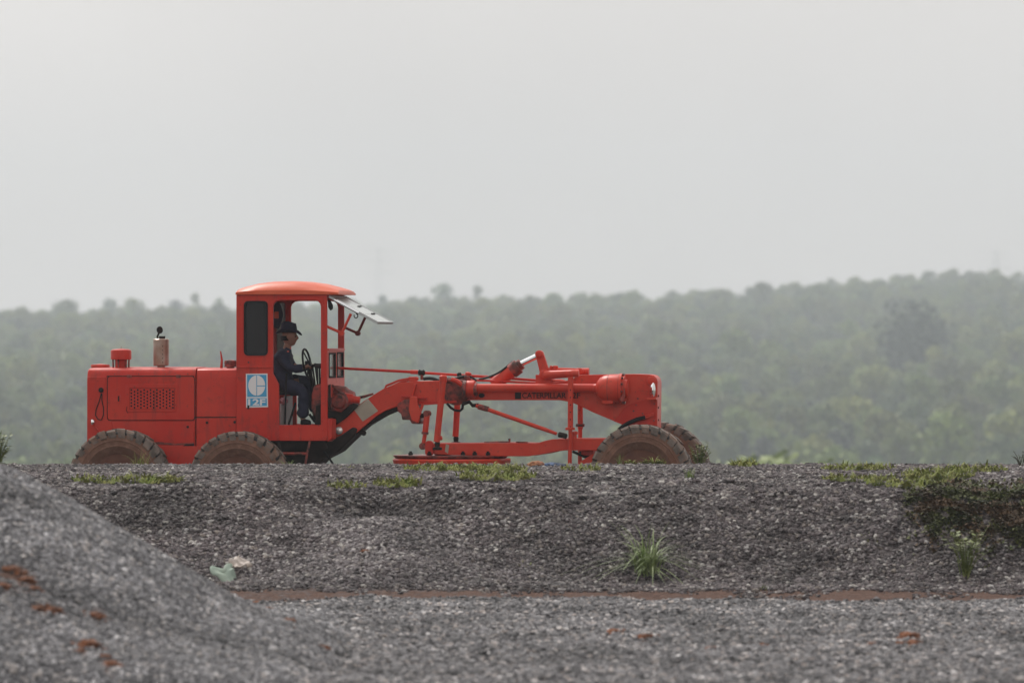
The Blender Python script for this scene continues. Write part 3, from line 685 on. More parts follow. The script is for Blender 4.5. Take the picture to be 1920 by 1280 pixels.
rod('fuel_lever', RED, G, [L(415, 690, -0.3), L(416, 675, -0.3), L(413.5, 658, -0.3)], [0.02, 0.016, 0.008], 6)
axle('fuel_cap', OILRED, G, [(0, .05), (.03, .05), (.03, .08), (.06, .075), (.075, .08), (.11, .075), (.12, .02)], L(432, 692, -0.3), (0, 0, 1), 16)
# tandem cases behind the tyres
for s in (-1, 1):
    bm = bmesh.new(); plate(bm, [(190, 836), (500, 836), (510, 870), (490, 915), (200, 915), (180, 880)], [], -0.03, 0.03, -0.72)
    bmesh.ops.translate(bm, verts=bm.verts, vec=(0, s * 0.70, 0)); link('tandem_case', bm, RED, G, 0.01)
# cab -----------------------------------------------------------------------
door_hole = [(512, 574), (514, 569), (519, 565), (526, 563.5), (590, 563.5), (596, 565), (600, 569), (601.5, 575), (601.5, 796.5), (523, 796.5), (522.5, 720), (512, 700)]
win_hole = rr(457.5, 564.5, 501.5, 666, 8)
outer = [(443, 552), (613, 552), (613, 700), (614, 800), (613, 826), (443, 826)]
prism('cab_side_wall', RED, G, outer, YC, YC + 0.045, 0.006, holes=[win_hole, door_hole])
bm = bmesh.new(); plate(bm, outer, [win_hole, door_hole], YC, YC + 0.045); bmesh.ops.translate(bm, verts=bm.verts, vec=(0, -2 * YC - 0.045, 0))
link('cab_side_wall', bm, RED, G, 0.006)
for nm, hole, sgn in (('side_window', win_hole, -1), ('side_window', win_hole, 1)):
    yy = YC + 0.0 if sgn < 0 else -YC
    bm = bmesh.new(); plate(bm, rr(457, 564, 502, 666.5, 8), [rr(460.5, 567.5, 498.5, 663, 6)], YC - 0.012, YC + 0.03)
    if sgn > 0: bmesh.ops.translate(bm, verts=bm.verts, vec=(0, -2 * YC - 0.018, 0))
    fr = link(nm, bm, BLACK if sgn < 0 else ALU, G, 0.004)
    bm = bmesh.new(); plate(bm, rr(460, 567, 499, 663.5, 6), [], YC + 0.008, YC + 0.014)
    if sgn > 0: bmesh.ops.translate(bm, verts=bm.verts, vec=(0, -2 * YC - 0.018, 0))
    link('pane', bm, TINT if sgn < 0 else GREYGLASS, fr)
prism('cab_ridge', RED, G, [(443, 686), (512, 686), (512, 690), (443, 690)], YC - 0.012, YC + 0.002, 0.004)
prism('door_gutter', RED, G, [(507, 575), (509, 568), (515, 561), (524, 559), (592, 559), (600, 561), (605, 568), (607, 575), (605, 575), (602, 569), (597, 563.5), (590, 562.3), (524, 562.3), (517, 564), (512, 569), (510.5, 576)], YC - 0.014, YC + 0.01, 0.002)
part('cab_rear_wall', RED, G, lambda bm: box(bm, (L(443, 0, YC).x + 0.002, YC + 0.046, L(0, 826, YC).z), (L(443, 0, YC).x + 0.04, -YC - 0.046, L(0, 690, YC).z)))
part('cab_rear_header', RED, G, lambda bm: box(bm, (L(443, 0, YC).x + 0.002, YC + 0.046, L(0, 575, YC).z), (L(443, 0, YC).x + 0.04, -YC - 0.046, L(0, 553, YC).z)))
prism('door_post', DKRED, G, [(503, 556), (516, 556), (518, 640), (518, 796), (508, 796), (503, 640)], 0.50, 0.563, 0.004)
part('cab_floor', GREASE, G, lambda bm: box(bm, (L(444, 0, 0).x, YC + 0.047, L(0, 804, 0).z), (L(612, 0, YC).x, -YC - 0.047, L(0, 798, 0).z)))
def roof(bm):
    prof = [(442, 550), (442.5, 545), (447, 541), (460, 537), (480, 532), (505, 529), (540, 528), (562, 529), (588, 532.5), (610, 538), (625, 542.5), (632, 545.5), (634, 549.5)]
    zb = 553.5; rings = []
    V = 14
    for px, py in prof:
        top = [];
        x = L(px - 14, 0, 0).x if False else L(px, 0, -0.62).x
        for k in range(V + 1):
            f = -1 + 2 * k / V; cr = (1 - abs(f) ** 5) ** 0.5 if abs(f) < 1 else 0
            zz = L(0, lerp(551, py, 0.25 + 0.75 * cr), 0).z
            edge = 1 if px < 620 else 0.985 if px < 630 else 0.96
            top.append(bm.verts.new((x, f * 0.64 * edge, zz)))
        rings.append(top)
    quad_strip(bm, rings, close=False)
    low = []
    ring = [r[0] for r in rings] + rings[-1][1:] + [r[-1] for r in reversed(rings[:-1])] + list(reversed(rings[0][1:-1]))
    zl = L(0, zb, 0).z
    lv = [bm.verts.new((v.co.x, v.co.y, zl)) for v in ring]
    for i in range(len(ring)):
        j = (i + 1) % len(ring); bm.faces.new((ring[i], ring[j], lv[j], lv[i]))
    bm.faces.new(lv); bmesh.ops.recalc_face_normals(bm, faces=bm.faces)
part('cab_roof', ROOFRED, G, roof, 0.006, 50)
# rivets along the sill
for px, py in [(503, 820), (523, 820), (537, 820), (562, 820), (584, 820), (606, 820), (606, 806), (606, 788), (523, 800), (523, 810), (466, 679)]:
    axle('rivet', OILRED if py == 679 else RED, G, [(0, .013), (.007, .011), (.011, .004)], L(px, py, YC), (0, -1, 0), 8)
# poster on the cab
ps = prism('cab_poster', SIGNWHITE, G, [(461, 700.5), (501.5, 700), (502.5, 763), (461.5, 764)], YC - 0.004, YC + 0.002, 0)
prism('blue_field', SIGNBLUE, ps, [(463.2, 702.3), (499.5, 702.3), (500, 743.5), (463.5, 743.8)], YC - 0.0065, YC - 0.0045, 0)
prism('number_band', SIGNBLUE, ps, [(463.5, 746.3), (500, 746), (500.5, 760.5), (463.8, 761.2)], YC - 0.0065, YC - 0.0045, 0)
cx, cy, er, ey = 481.3, 722.5, 15.8, 19.0
def arc(a0, a1, n=14): return [(cx + er * math.cos(R(lerp(a0, a1, i / n))), cy + ey * math.sin(R(lerp(a0, a1, i / n)))) for i in range(n + 1)]
g_ = 0.7
def clip(pts, fx, fy): return [(min(x, cx - g_) if fx < 0 else max(x, cx + g_), y if fy is None else (min(y, cy - g_ + 1) if fy < 0 else max(y, cy + g_ + 1))) for x, y in pts]
prism('round_emblem', SIGNWHITE, ps, clip(arc(92, 268), -1, None), YC - 0.009, YC - 0.007, 0)
prism('round_emblem', SIGNWHITE, ps, clip(arc(-88, 0) + [(cx, cy)], 1, -1), YC - 0.009, YC - 0.007, 0)
prism('round_emblem', SIGNWHITE, ps, clip(arc(0, 88) + [(cx, cy)], 1, 1), YC - 0.009, YC - 0.007, 0)
lettering('number_lettering', '12F', SIGNWHITE, ps, L(465.5, 759.5, YC), m(33), m(12), YC - 0.008, 0.03)
prism('black_catch', BLACK, G, [(463.6, 759.5), (467, 759.5), (467, 766.5), (463.6, 766.5)], YC - 0.02, YC - 0.01, 0.002)
# front of the cab: lower panel with two small windows, seen edge-on
XF = L(613.5, 0, YC).x
def front_plate(bm, z0, z1, holes, x0, x1):
    def P(y, z): return Vector((y, z, 0))
    loops = [[P(YC + .046, z0), P(-YC - .046, z0), P(-YC - .046, z1), P(YC + .046, z1)]] + [[P(a, b), P(c, b), P(c, d), P(a, d)] for a, b, c, d in holes]
    flat = [p for lp in loops for p in lp]; A = [bm.verts.new((x0, p.x, p.y)) for p in flat]; B = [bm.verts.new((x1, p.x, p.y)) for p in flat]
    for t in tessellate_polygon(loops): bm.faces.new([A[i] for i in t]); bm.faces.new([B[i] for i in reversed(t)])
    k = 0
    for lp in loops:
        for i in range(4):
            a, b = k + i, k + (i + 1) % 4; bm.faces.new((A[a], A[b], B[b], B[a]))
        k += 4
    bmesh.ops.recalc_face_normals(bm, faces=bm.faces)
zz = lambda py: L(613, py, 0).z
wins = [(-0.50, zz(708), -0.04, zz(661)), (0.06, zz(708), 0.50, zz(660))]
part('front_panel', ARMRED, G, lambda bm: front_plate(bm, zz(745), zz(654), wins, XF - 0.04, XF), 0.004)
for a, b, c, d in wins:
    bm = bmesh.new(); front_plate(bm, 0, 0, [], 0, 0) if False else box(bm, (XF - 0.022, a, b), (XF - 0.016, c, d)); f = link('front_window', bm, DUSTGLASS, G)
    bm = bmesh.new(); t_ = 0.022
    for q in ((a, b, c, b + t_), (a, d - t_, c, d), (a, b + t_, a + t_, d - t_), (c - t_, b + t_, c, d - t_)): box(bm, (XF - 0.025, q[0], q[1]), (XF + 0.008, q[2], q[3]))
    link('window_gasket', bm, GREASE, f)
part('dash_top', ARMRED, G, lambda bm: box(bm, (XF - 0.06, YC + 0.05, zz(657)), (XF + 0.012, -YC - 0.05, zz(653))), 0.004)
prism('firewall_edge', GREASE, G, [(615, 722), (619, 720), (619, 768), (615, 768)], -0.55, -0.5, 0.003)
prism('front_corner_plate', RED, G, [(613, 784), (622, 786), (622, 822), (614, 828)], -0.6, -0.3, 0.004)
# raised windscreen with its arms
scr_pts = [((617, 557), (645, 552)), ((712, 606), (738, 605))]
YN, YF = YC + 0.05, -YC - 0.05
def P2(px, py, y): return L(px, py, y)
a0, b0 = P2(616, 556, YN), P2(708, 606, YN)
dirv = (b0 - a0); up = Vector((-dirv.z, 0, dirv.x)).normalized()
def slab(bm, t0, t1, y0, y1, h0, h1):
    v = [bm.verts.new(a0 + dirv * t + Vector((0, y - YN, 0)) + up * h) for t in (t0, t1) for y in (y0, y1) for h in (h0, h1)]
    for f in ((0, 1, 3, 2), (4, 6, 7, 5), (0, 4, 5, 1), (2, 3, 7, 6), (0, 2, 6, 4), (1, 5, 7, 3)): bm.faces.new([v[i] for i in f])
ws = part('raised_windscreen', ALU, G, lambda bm: [slab(bm, 0, 1, YN, YN + .045, -.012, .022), slab(bm, 0, 1, YF - .045, YF, -.012, .022), slab(bm, 0, .04, YN + .045, YF - .045, -.012, .022), slab(bm, .965, 1, YN + .045, YF - .045, -.012, .022)], 0.004)
for t0, t1 in ((.04, .40), (.407, .68), (.687, .965)):
    part('pane', SHEET, ws, lambda bm: slab(bm, t0, t1, YN + .046, YF - .046, 0.004, 0.014))
for t in (.4035, .6835):
    part('hinge', GREASE, ws, lambda bm: slab(bm, t - .006, t + .006, .05, .3, 0.015, 0.028))
rod('rail', CHROME, ws, [a0 + dirv * 0.12 + Vector((0, -.012, 0)), a0 + dirv * 0.62 + Vector((0, -.012, 0))], 0.018, 8)
bm = bmesh.new(); tube(bm, [L(667.5 + 3.6 * math.cos(a), 592 + 4 * math.sin(a), YN - .01) for a in [i * math.pi / 6 for i in range(-3, 8)]], 0.007, 5); link('ring', bm, GREASE, ws)
for y, dx in ((YN, 0), (YF, 0)):
    pts_ = [L(613, 612, YN), L(641, 624.5, YN), L(658, 588, YN)]
    pts_ = [Vector((p.x, y, p.z)) for p in pts_]
    arm = rod('screen_arm', ARMRED if y < 0 else DKRED, G, pts_[:2], 0.018, 8)
    rod('link', ARMRED if y < 0 else DKRED, arm, pts_[1:], 0.018, 8)
    axle('joint', ARMRED if y < 0 else DKRED, arm, [(-.03, .01), (-.03, .034), (.03, .034), (.03, .01)], pts_[1], (0, 1, 0), 12)
prism('wiper_motor', BLACK, G, [(614, 561), (618, 562), (623, 572), (623, 579), (619, 582), (615, 576)], YC + .06, YC + .12, 0.006)
# inside the cab
part('seat_cushion', BLACK, G, lambda bm: box(bm, L(512, 740, -0.22), L(552, 729, 0.28) ), 0.03)
part('seat_back', BLACK, G, lambda bm: box(bm, L(505, 735, -0.22), L(513, 690, 0.28)), 0.02)
part('battery_box', PALE, G, lambda bm: box(bm, L(524, 797, -0.40), L(537, 756, -0.05)), 0.008)
part('seat_pedestal', PALE, G, lambda bm: box(bm, L(537.5, 797, -0.2), L(543, 742, 0.2)), 0.005)
rod('seat_rail', ARMRED, G, [L(*p, -0.42) for p in ((513, 722), (519, 723), (522, 729), (522.5, 752))], 0.011, 6)
rod('hand_lever', BLACK, G, [L(534, 795, -0.44), L(537, 700, -0.40)], 0.013, 6)
rod('brake_lever', BLACK, G, [L(541, 796, -0.38), L(554, 755, -0.3)], 0.015, 6)
def wheelring(bm):
    c = L(575.5, 681, -0.05); ax = Vector((0.985, 0, 0.17)).normalized(); u = Vector((0, 1, 0)); v = ax.cross(u)
    # a slightly turned steering wheel
    u = (u + ax * 0.05).normalized()
    tube(bm, [c + (u * math.cos(a) * .20 + v * math.sin(a) * .185) for a in [i * 2 * math.pi / 28 for i in range(29)]], 0.014, 7)
    for k in range(3):
        a = 2.1 + k * 2.094; tube(bm, [c + ax * 0.03, c + (u * math.cos(a) * .2 + v * math.sin(a) * .185)], 0.011, 6)
    tube(bm, [c - ax * 0.02, c + ax * 0.05], 0.035, 10)
part('steering_wheel', BLACK, G, wheelring)
rod('steering_column', BLACK, G, [L(578, 683, -0.05), L(590, 740, 0.0), L(592, 790, 0.0)], 0.026, 8)
for i, (x0, y0_, x1_, y1_) in enumerate([(586, 686, 592, 745), (591, 684, 597, 745), (595, 687, 594, 745), (599, 688, 598, 745), (603, 684, 600, 745), (583, 700, 590, 748)]):
    lv = rod('control_lever', BLACK, G, [L(x0, y0_, -0.25 + i * 0.09), L((x0 + x1_) / 2 + 1, 715, -0.25 + i * 0.09), L(x1_, y1_, -0.25 + i * 0.09)], 0.012, 6)
    axle('knob', BLACK, lv, [(-.02, .005), (-.015, .018), (.005, .022), (.02, .012), (.024, .003)], L(x0, y0_, -0.25 + i * 0.09), (0, 0, 1), 8)
part('lever_console', BLACK, G, lambda bm: box(bm, L(590, 688, -0.35), L(604, 681, 0.2)), 0.01)
prism('gear_housing', OILRED, G, [(588, 722), (604, 718), (606, 782), (590, 782), (583, 765), (584, 738)], -0.28, 0.12, 0.03)
prism('control_box', GREASE, G, [(592, 760), (610, 756), (612, 797), (590, 797)], -0.3, 0.35, 0.01)
rod('pedal', BLACK, G, [L(580, 776, -0.2), L(590, 790, -0.2), L(602, 796, -0.2)], 0.02, 6)
rod('pedal', BLACK, G, [L(592, 772, 0.15), L(598, 784, 0.15), L(604, 796, 0.15)], 0.018, 6)
# step ladder under the cab
sl = rod('step_ladder', GREASE, G, [L(523, 826, -0.64), L(527, 845, -0.68), L(531, 872, -0.7)], 0.014, 6)
rod('rail', OILRED, sl, [L(581, 826, -0.64), L(577, 845, -0.68), L(572, 872, -0.7)], 0.016, 6)
rod('rung', OILRED, sl, [L(530, 850, -0.69), L(575, 850, -0.69)], 0.018, 6)
# underside
prism('transmission_case', GREASE, G, [(505, 826), (616, 826), (640, 815), (662, 800), (670, 804), (664, 818), (650, 831), (635, 846), (606, 861), (590, 880), (505, 880)], -0.20, 0.30, 0.02)
prism('frame_rail', GREASE, G, [(505, 828), (610, 828), (614, 840), (505, 842)], -0.48, -0.42, 0.01)
axle('drain_plug', GREASE, G, [(0, .025), (.06, .03), (.11, .035), (.13, .02)], L(668, 808, -0.1), (1, 0, -0.25), 10)
rod('brake_pipe', BLACK, G, [L(607, 845, -0.2), L(617, 858, -0.2), L(626, 872, -0.2)], 0.015, 6)
# gearbox ahead of the cab
axle('steering_gearbox', OILRED, G, [(-.1, .08), (-.1, .18), (-.05, .2), (.08, .2), (.12, .17), (.2, .14), (.22, .09)], L(634, 752, -0.05), (1, 0, -0.1), 22)
axle('gearbox_cover', OILRED, G, [(0, .12), (.03, .125), (.04, .1), (.08, .08), (.09, .03)], L(636, 752, -0.24), (0, -1, 0), 18)
axle('shaft_cover', RED, G, [(0, .07), (.1, .07), (.12, .05), (.2, .045)], L(646, 746, -0.2), (1, 0, -0.15), 14)
prism('gearbox_mount', GREASE, G, [(615, 768), (640, 772), (660, 755), (672, 760), (650, 782), (622, 802), (615, 802)], -0.2, 0.2, 0.01)
for i, (ya, yb_) in enumerate(((718, 736), (720, 740), (724, 743))):
    rod('hydraulic_pipe', OILRED if i != 1 else GREASE, G, [L(616 + 5 * i, ya, -0.3 + .06 * i), L(640 + 3 * i, yb_, -0.28 + .05 * i), L(662, 748 - i, -0.2), L(684, 744 - i, -0.15), L(700, 738, -0.15)], 0.013, 6)
# gooseneck frame ---------------------------------------------------------------
goose = [(623, 799), (640, 786), (660, 768), (682, 752), (702, 739), (718, 729), (734, 722), (752, 717), (775, 714.5), (830, 713), (872, 713), (882, 722), (884, 738), (878, 750), (862, 754.5), (790, 757), (765, 758), (745, 762), (722, 770), (704, 781), (690, 793), (672, 808), (654, 822), (638, 834), (624, 842)]
prism('gooseneck_frame', ARMRED, G, goose, -0.16, 0.16, 0.012)
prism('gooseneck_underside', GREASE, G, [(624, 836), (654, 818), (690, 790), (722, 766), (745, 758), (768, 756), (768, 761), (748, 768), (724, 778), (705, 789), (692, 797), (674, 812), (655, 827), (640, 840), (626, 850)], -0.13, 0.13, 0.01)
prism('bare_patch', GREYPATCH, G, [(663, 767), (690, 747.5), (709, 770), (680, 790)], -0.164, -0.15, 0)
axle('side_lamp', LAMPGLASS, G, [(0, .045), (.02, .05), (.035, .04), (.045, .018), (.047, .002)], L(636, 807, -0.16), (0, -1, 0.1), 16)
prism('gusset', ARMRED, G, [(775, 720), (780, 720), (773, 748), (767, 748)], -0.22, -0.16, 0.004)
prism('flange', RED, G, [(752, 741), (800, 745), (800, 748.5), (752, 744)], -0.2, -0.16, 0.003)
prism('lower_flange', RED, G, [(785, 752), (830, 752), (856, 751), (856, 755), (800, 759), (785, 759)], -0.19, -0.158, 0.004)
axle('collar', OILRED, G, [(-.05, .12), (-.05, .155), (.05, .155), (.05, .12)], L(866, 734, 0.0), (1, 0, 0), 26)
axle('joint_disc', OILRED, G, [(0, .17), (.02, .175), (.03, .16), (.035, .02)], L(856, 734, -0.155), (0, -1, 0), 24)
# side shift bracket under the gooseneck
prism('shift_bracket', OILRED, G, [(745, 757), (757, 749), (775, 748), (782, 752), (784, 775), (790, 790), (786, 795), (772, 794), (768, 787), (754, 787), (752, 776), (744, 770)], -0.24, 0.05, 0.012)
prism('bracket_arm', ARMRED, G, [(768, 746), (775, 742), (782, 745), (783, 758), (790, 774), (784, 793), (772, 788), (766, 770)], -0.30, -0.245, 0.01)
rod('bracket_strut', ARMRED, G, [L(793, 757, -0.2), L(786, 776, -0.24)], 0.02, 8)
rod('bracket_pin', GREASE, G, [L(784, 780, -0.27), L(800, 778, -0.27)], 0.03, 8)
cy_ = rod('shift_cylinder', ARMRED, G, [L(801, 776, -0.3), L(797, 812, -0.3)], 0.038, 12)
axle('gland', OILRED, cy_, [(-.01, .03), (-.01, .045), (.02, .045), (.02, .03)], L(797, 811, -0.3), L(797, 811, -0.3) - L(801, 776, -0.3), 12)
rod('piston_rod', ARMRED, cy_, [L(797, 812, -0.3), L(793.5, 834, -0.3)], 0.026, 10)
axle('rod_eye', OILRED, cy_, [(-.04, .02), (-.04, .045), (.04, .045), (.04, .02)], L(793, 836, -0.3), (0, 1, 0), 14)
axle('cylinder_eye', OILRED, cy_, [(-.04, .02), (-.04, .04), (.04, .04), (.04, .02)], L(801, 775, -0.3), (0.3, 1, 0), 14)
# blade lift links
for nm, a_, b_, y in (('lift_link', (831, 712), (819, 828), -0.52), ('lift_link', (860, 716), (854, 818), 0.45)):
    k = rod(nm, ARMRED, G, [L(*a_, y), L(*b_, y)], 0.041, 14)
    axle('ball_cap', ARMRED, k, [(-.05, .02), (-.045, .045), (.03, .05), (.05, .03)], L(a_[0], a_[1] - 2, y), (0, 0, 1), 14)
    axle('ball_joint', GREASE, k, [(-.09, .06), (-.06, .06), (-.05, .03), (0, .035), (.02, .02)], L(b_[0] + 1, b_[1] + 2, y), (0, 0, 1), 12)
axle('grease_cap', ARMRED, G, [(-.03, .005), (-.02, .026), (.02, .03), (.03, .02)], L(825, 821, -0.5), (1, 0, 0.1), 12)
rod('cross_shaft', OILRED, G, [L(838, 712, -0.3), L(868, 716, -0.3)], 0.025, 10)
rod('upper_link', ARMRED, G, [L(846, 711, -0.34), L(856, 714, -0.34), L(866, 722, -0.33)], 0.03, 10)
# drawbar, circle and blade
db = [(806, 833), (812, 831), (870, 831), (900, 830.5), (960, 830), (1006, 831), (1022, 826), (1036, 823), (1080, 822), (1134, 822), (1136, 830), (1122, 844), (1060, 844), (1040, 846), (1018, 851), (990, 855), (930, 855), (860, 853), (812, 851), (806, 849)]
for y0_, y1_ in ((-0.36, -0.24), (0.24, 0.36)):
    bm = bmesh.new(); plate(bm, db, [], y0_, y1_, -0.36); link('drawbar', bm, ARMRED, G, 0.01)
part('drawbar_cross', RED, G, lambda bm: [box(bm, (L(px, 0, 0).x, -0.24, L(0, 850, 0).z), (L(px + 22, 0, 0).x, 0.24, L(0, 834, 0).z)) for px in (820, 990, 1095)], 0.01)
prism('bent_lug', RED, G, rr(797, 826, 812, 854, 6), -0.42, -0.36, 0.008)
prism('weld_patch', GREYPATCH, G, [(836, 832), (842, 834), (840, 850), (834, 846)], -0.3615, -0.355, 0)
axle('circle_plate', OILRED, G, [(-.02, .45), (-.02, .70), (.004, .73), (.018, .73), (.018, .45)], L(845, 855.5, 0), (0, 0, 1), 48)
axle('turning_circle', ARMRED, G, [(-.08, .5), (-.08, .74), (-.02, .755), (-.002, .74), (-.002, .5)], L(847, 858.6, 0), (0, 0, 1), 48)
for px in (770, 805, 868, 890, 915):
    axle('clamp_bolt', GREASE, G, [(0, .03), (.03, .03), (.03, .018), (.05, .018)], L(px, 853, -0.5 + abs(px - 845) * 0.002), (0, 0, 1), 8)
rod('circle_stop', OILRED, G, [L(908, 830, -0.1), L(942, 829, -0.1), L(955, 829, -0.1), L(955, 822, -0.1)], 0.018, 6)
rod('bolt_rail', OILRED, G, [L(968, 829, -0.3), L(990, 829.5, -0.3)], 0.012, 6)
def blade(bm):
    c = L(850, 0, 0).x; rings = []
    for s in (-1.75, 1.75):
        pr = [(0.16, 0.62), (0.05, 0.50), (0.0, 0.34), (0.05, 0.17), (0.14, 0.06)]
        rings.append([bm.verts.new((c + x + s * 0.28, s, z + 0.04)) for x, z in pr] + [bm.verts.new((c + x + s * 0.28 + 0.03, s, z + 0.04)) for x, z in reversed(pr)])
    quad_strip(bm, rings); bmesh.ops.recalc_face_normals(bm, faces=bm.faces)
part('moldboard', OILRED, G, blade)
part('blade_beam', RED, G, lambda bm: [box(bm, (L(850, 0, 0).x + .05, y - .06, .35), (L(850, 0, 0).x + .4, y + .06, .88)) for y in (-.5, .5)], 0.01)
# long diagonal drag link
dl = rod('drag_link', ARMRED, G, [L(893, 760, -0.35), L(1022, 805, -0.45), L(1044, 813, -0.45)], [0.026, 0.026, 0.02], 10)
rod('sleeve', OILRED, dl, [L(897, 762, -0.36), L(916, 767, -0.36)], 0.036, 10)
axle('joint', GREASE, dl, [(-.06, .02), (-.05, .035), (.05, .035), (.06, .02)], L(1055, 816, -0.46), (1, 0, -0.25), 10)
rod('yoke', GREASE, dl, [L(868, 757, -0.3), L(880, 753, -0.32), L(886, 760, -0.33), L(897, 759, -0.35)], 0.024, 8)
# front frame ------------------------------------------------------------------
YB = -0.19
ff = [(884, 722), (1010, 720), (1070, 712), (1084, 703.5), (1100, 702.5), (1140, 701.5), (1190, 701), (1218, 702), (1226, 704), (1231, 709), (1233, 716), (1232, 806), (1205, 803), (1170, 797), (1110, 772), (1086, 760), (1070, 753.5), (1050, 750), (880, 750)]
prism('front_frame', ARMRED, G, ff, YB, 0.19, 0.008, holes=[[(1156, 752), (1172, 758), (1173, 752.5), (1160, 749)]])
sp_ = prism('front_bolster', RED, G, [(1176, 760), (1216, 745), (1230, 745), (1230, 806), (1205, 803), (1170, 797), (1150, 789)], YB - 0.012, YB - 0.001, 0.003)
for px, py in ((1196, 747), (1193, 759), (1188, 770), (1227, 757), (1226, 788), (1205, 775)):
    axle('bolt_head', OILRED, G, [(0, .012), (.012, .012), (.013, .003)], L(px, py, YB - 0.012), (0, -1, 0), 6)
for py in (742, 764, 787):
    axle('bolt_head', OILRED, G, [(0, .014), (.012, .014), (.013, .003)], L(1233, py, YB) + Vector((0, 0.05, 0)), (1, 0, 0), 6)
rod('blade_lift_tube', ARMRED, G, [L(892, 727, -0.30), L(1118, 727, -0.30)], 0.052, 18)
axle('lift_gear_case', ARMRED, G, [(-.01, .06), (0, .10), (.04, .112), (.13, .112), (.14, .10), (.16, .07)], L(871, 729, -0.26), (1, 0, 0), 22)
for px in (872, 892):
    axle('clamp_ring', OILRED, G, [(-.02, .05), (-.02, .118 if px < 880 else .085), (.02, .118 if px < 880 else .085), (.02, .05)], L(px, 730, -0.29), (1, 0, 0), 20)
prism('frame_hole', BLACK, G, circ(903, 741, 6, 14, 4.2), YB - 0.003, YB + 0.001, 0)
dm = axle('gear_dome', ARMRED, G, [(-.03, .02), (-.03, .055), (.0, .06), (.02, .10), (.05, .135), (.10, .162), (.16, .175), (.30, .178), (.30, .19), (.335, .19), (.335, .165), (.37, .165), (.37, .12), (.40, .11), (.405, .02)], L(1118, 728, -0.31), (1, 0, 0), 30)
for i in range(12):
    a = 2 * math.pi * i / 12 + .2; c = L(1118, 728, -0.31) + Vector((.335, .178 * math.cos(a), .178 * math.sin(a)))
    axle('flange_bolt', OILRED, dm, [(0, .014), (.025, .014), (.027, .003)], c, (1, 0, 0), 6)
axle('flange_gasket', GREASE, dm, [(.296, .17), (.296, .182), (.304, .182), (.304, .17)], L(1118, 728, -0.31), (1, 0, 0), 30)
axle('casting_seam', OILRED, dm, [(.155, .15), (.157, .1775), (.163, .178), (.165, .15)], L(1118, 728, -0.31), (1, 0, 0), 30)
prism('dome_foot', ARMRED, dm, [(1128, 750), (1150, 750), (1149, 757), (1129, 757)], -0.4, -0.22, 0.006)
prism('dome_lever', OILRED, dm, [(1166, 726), (1171, 728), (1172, 745), (1169, 753), (1163, 752), (1161, 745), (1166, 740)], -0.46, -0.42, 0.006)
lettering('frame_lettering', 'CATERPILLAR', INK, G, L(979, 746.5, YB), m(83), m(10.6), YB - 0.003, 0.022)
lettering('frame_lettering', '12F', INK, G, L(1068, 746.5, YB), m(20), m(10.6), YB - 0.003, 0.022)
prism('lettering_block', INK, G, [(965.5, 735.5), (977, 735.5), (977, 748), (965.5, 748)], YB - 0.004, YB - 0.002, 0)
hl = axle('headlamp', CHROME, G, [(0, .02), (.01, .05), (.03, .085), (.05, .098), (.06, .096)], L(1217, 731, -0.27), (0.99, 0.02, 0), 24)
axle('lens', LAMPGLASS, hl, [(.058, .093), (.07, .08), (.08, .04), (.083, .002)], L(1217, 731, -0.27), (0.99, 0.02, 0), 24)
prism('lamp_bracket', ARMRED, G, [(1213, 746), (1230, 745), (1230, 749), (1213, 749.5)], -0.36, YB - 0.013, 0.004)
axle('lamp_boss', ARMRED, G, [(0, .06), (.02, .055), (.03, .02)], L(1222, 714, YB - 0.001), (0, -1, 0), 18)
hose_ = rod('steering_hose', BLACK, G, [L(*p, -0.24) for p in ((1160, 806), (1168, 799), (1180, 792), (1194, 786), (1210, 782))], 0.026, 9)
for dy in (-1.6, 1.6):
    rod('coupling', ARMRED, hose_, [L(1208, 782.5 + dy, -0.24), L(1226, 776 + dy, -0.22)], 0.011, 7)
# crank mechanism on top
cr = prism('lift_crank', ARMRED, G, [(1003, 662), (1005, 658.5), (1009, 656.5), (1014, 657), (1018, 660), (1029, 694), (1029, 708), (1014, 708), (1010, 690)], -0.16, -0.09, 0.008)
axle('pin_boss', ARMRED, cr, [(0, .05), (.02, .05), (.03, .03), (.05, .03), (.052, .005)], L(1011, 664, -0.16), (0, -1, 0), 18)
axle('pivot_boss', ARMRED, cr, [(0, .065), (.03, .065), (.045, .04), (.06, .04), (.062, .005)], L(1021, 702, -0.17), (0, -1, 0), 20)
part('crank_pedestal', ARMRED, G, lambda bm: box(bm, L(1004, 722, -0.14), L(1040, 702, 0.14)), 0.008)
axle('slew_base', ARMRED, G, [(0, .13), (.03, .13), (.03, .10), (.06, .10), (.07, .05)], L(1045, 721, -0.05), (0, 0, 1), 22)
bar = rod('lift_arm', ARMRED, G, [L(1022, 703, -0.26), L(1076, 700, -0.36)], [0.055, 0.048], 14)
axle('end_boss', ARMRED, bar, [(-.04, .03), (-.04, .048), (.05, .048), (.05, .03)], L(1078, 700, -0.39), (1, 0, 0), 14)
rod('far_lift_arm', ARMRED, G, [L(1030, 695, 0.1), L(1094, 697, 0.36)], 0.045, 12)
axle('far_arm_boss', ARMRED, G, [(-.06, .03), (-.06, .05), (.1, .05), (.1, .03)], L(1090, 697, 0.2), (1, 0, 0), 14)
axle('boss_face', ARMRED, G, [(0, .042), (.02, .042), (.03, .025), (.03, .002)], L(1088, 696, 0.1), (0, -1, 0), 16)
for px in (1032, 1038, 1042):
    axle('crank_bolt', ARMRED, G, [(0, .02), (.05, .02), (.055, .005)], L(px, 693, -0.1), (0.3, 0, 1), 8)
vl = rod('lift_post', ARMRED, G, [L(1070, 706, -0.42), L(1069.5, 804, -0.42)], 0.035, 14)
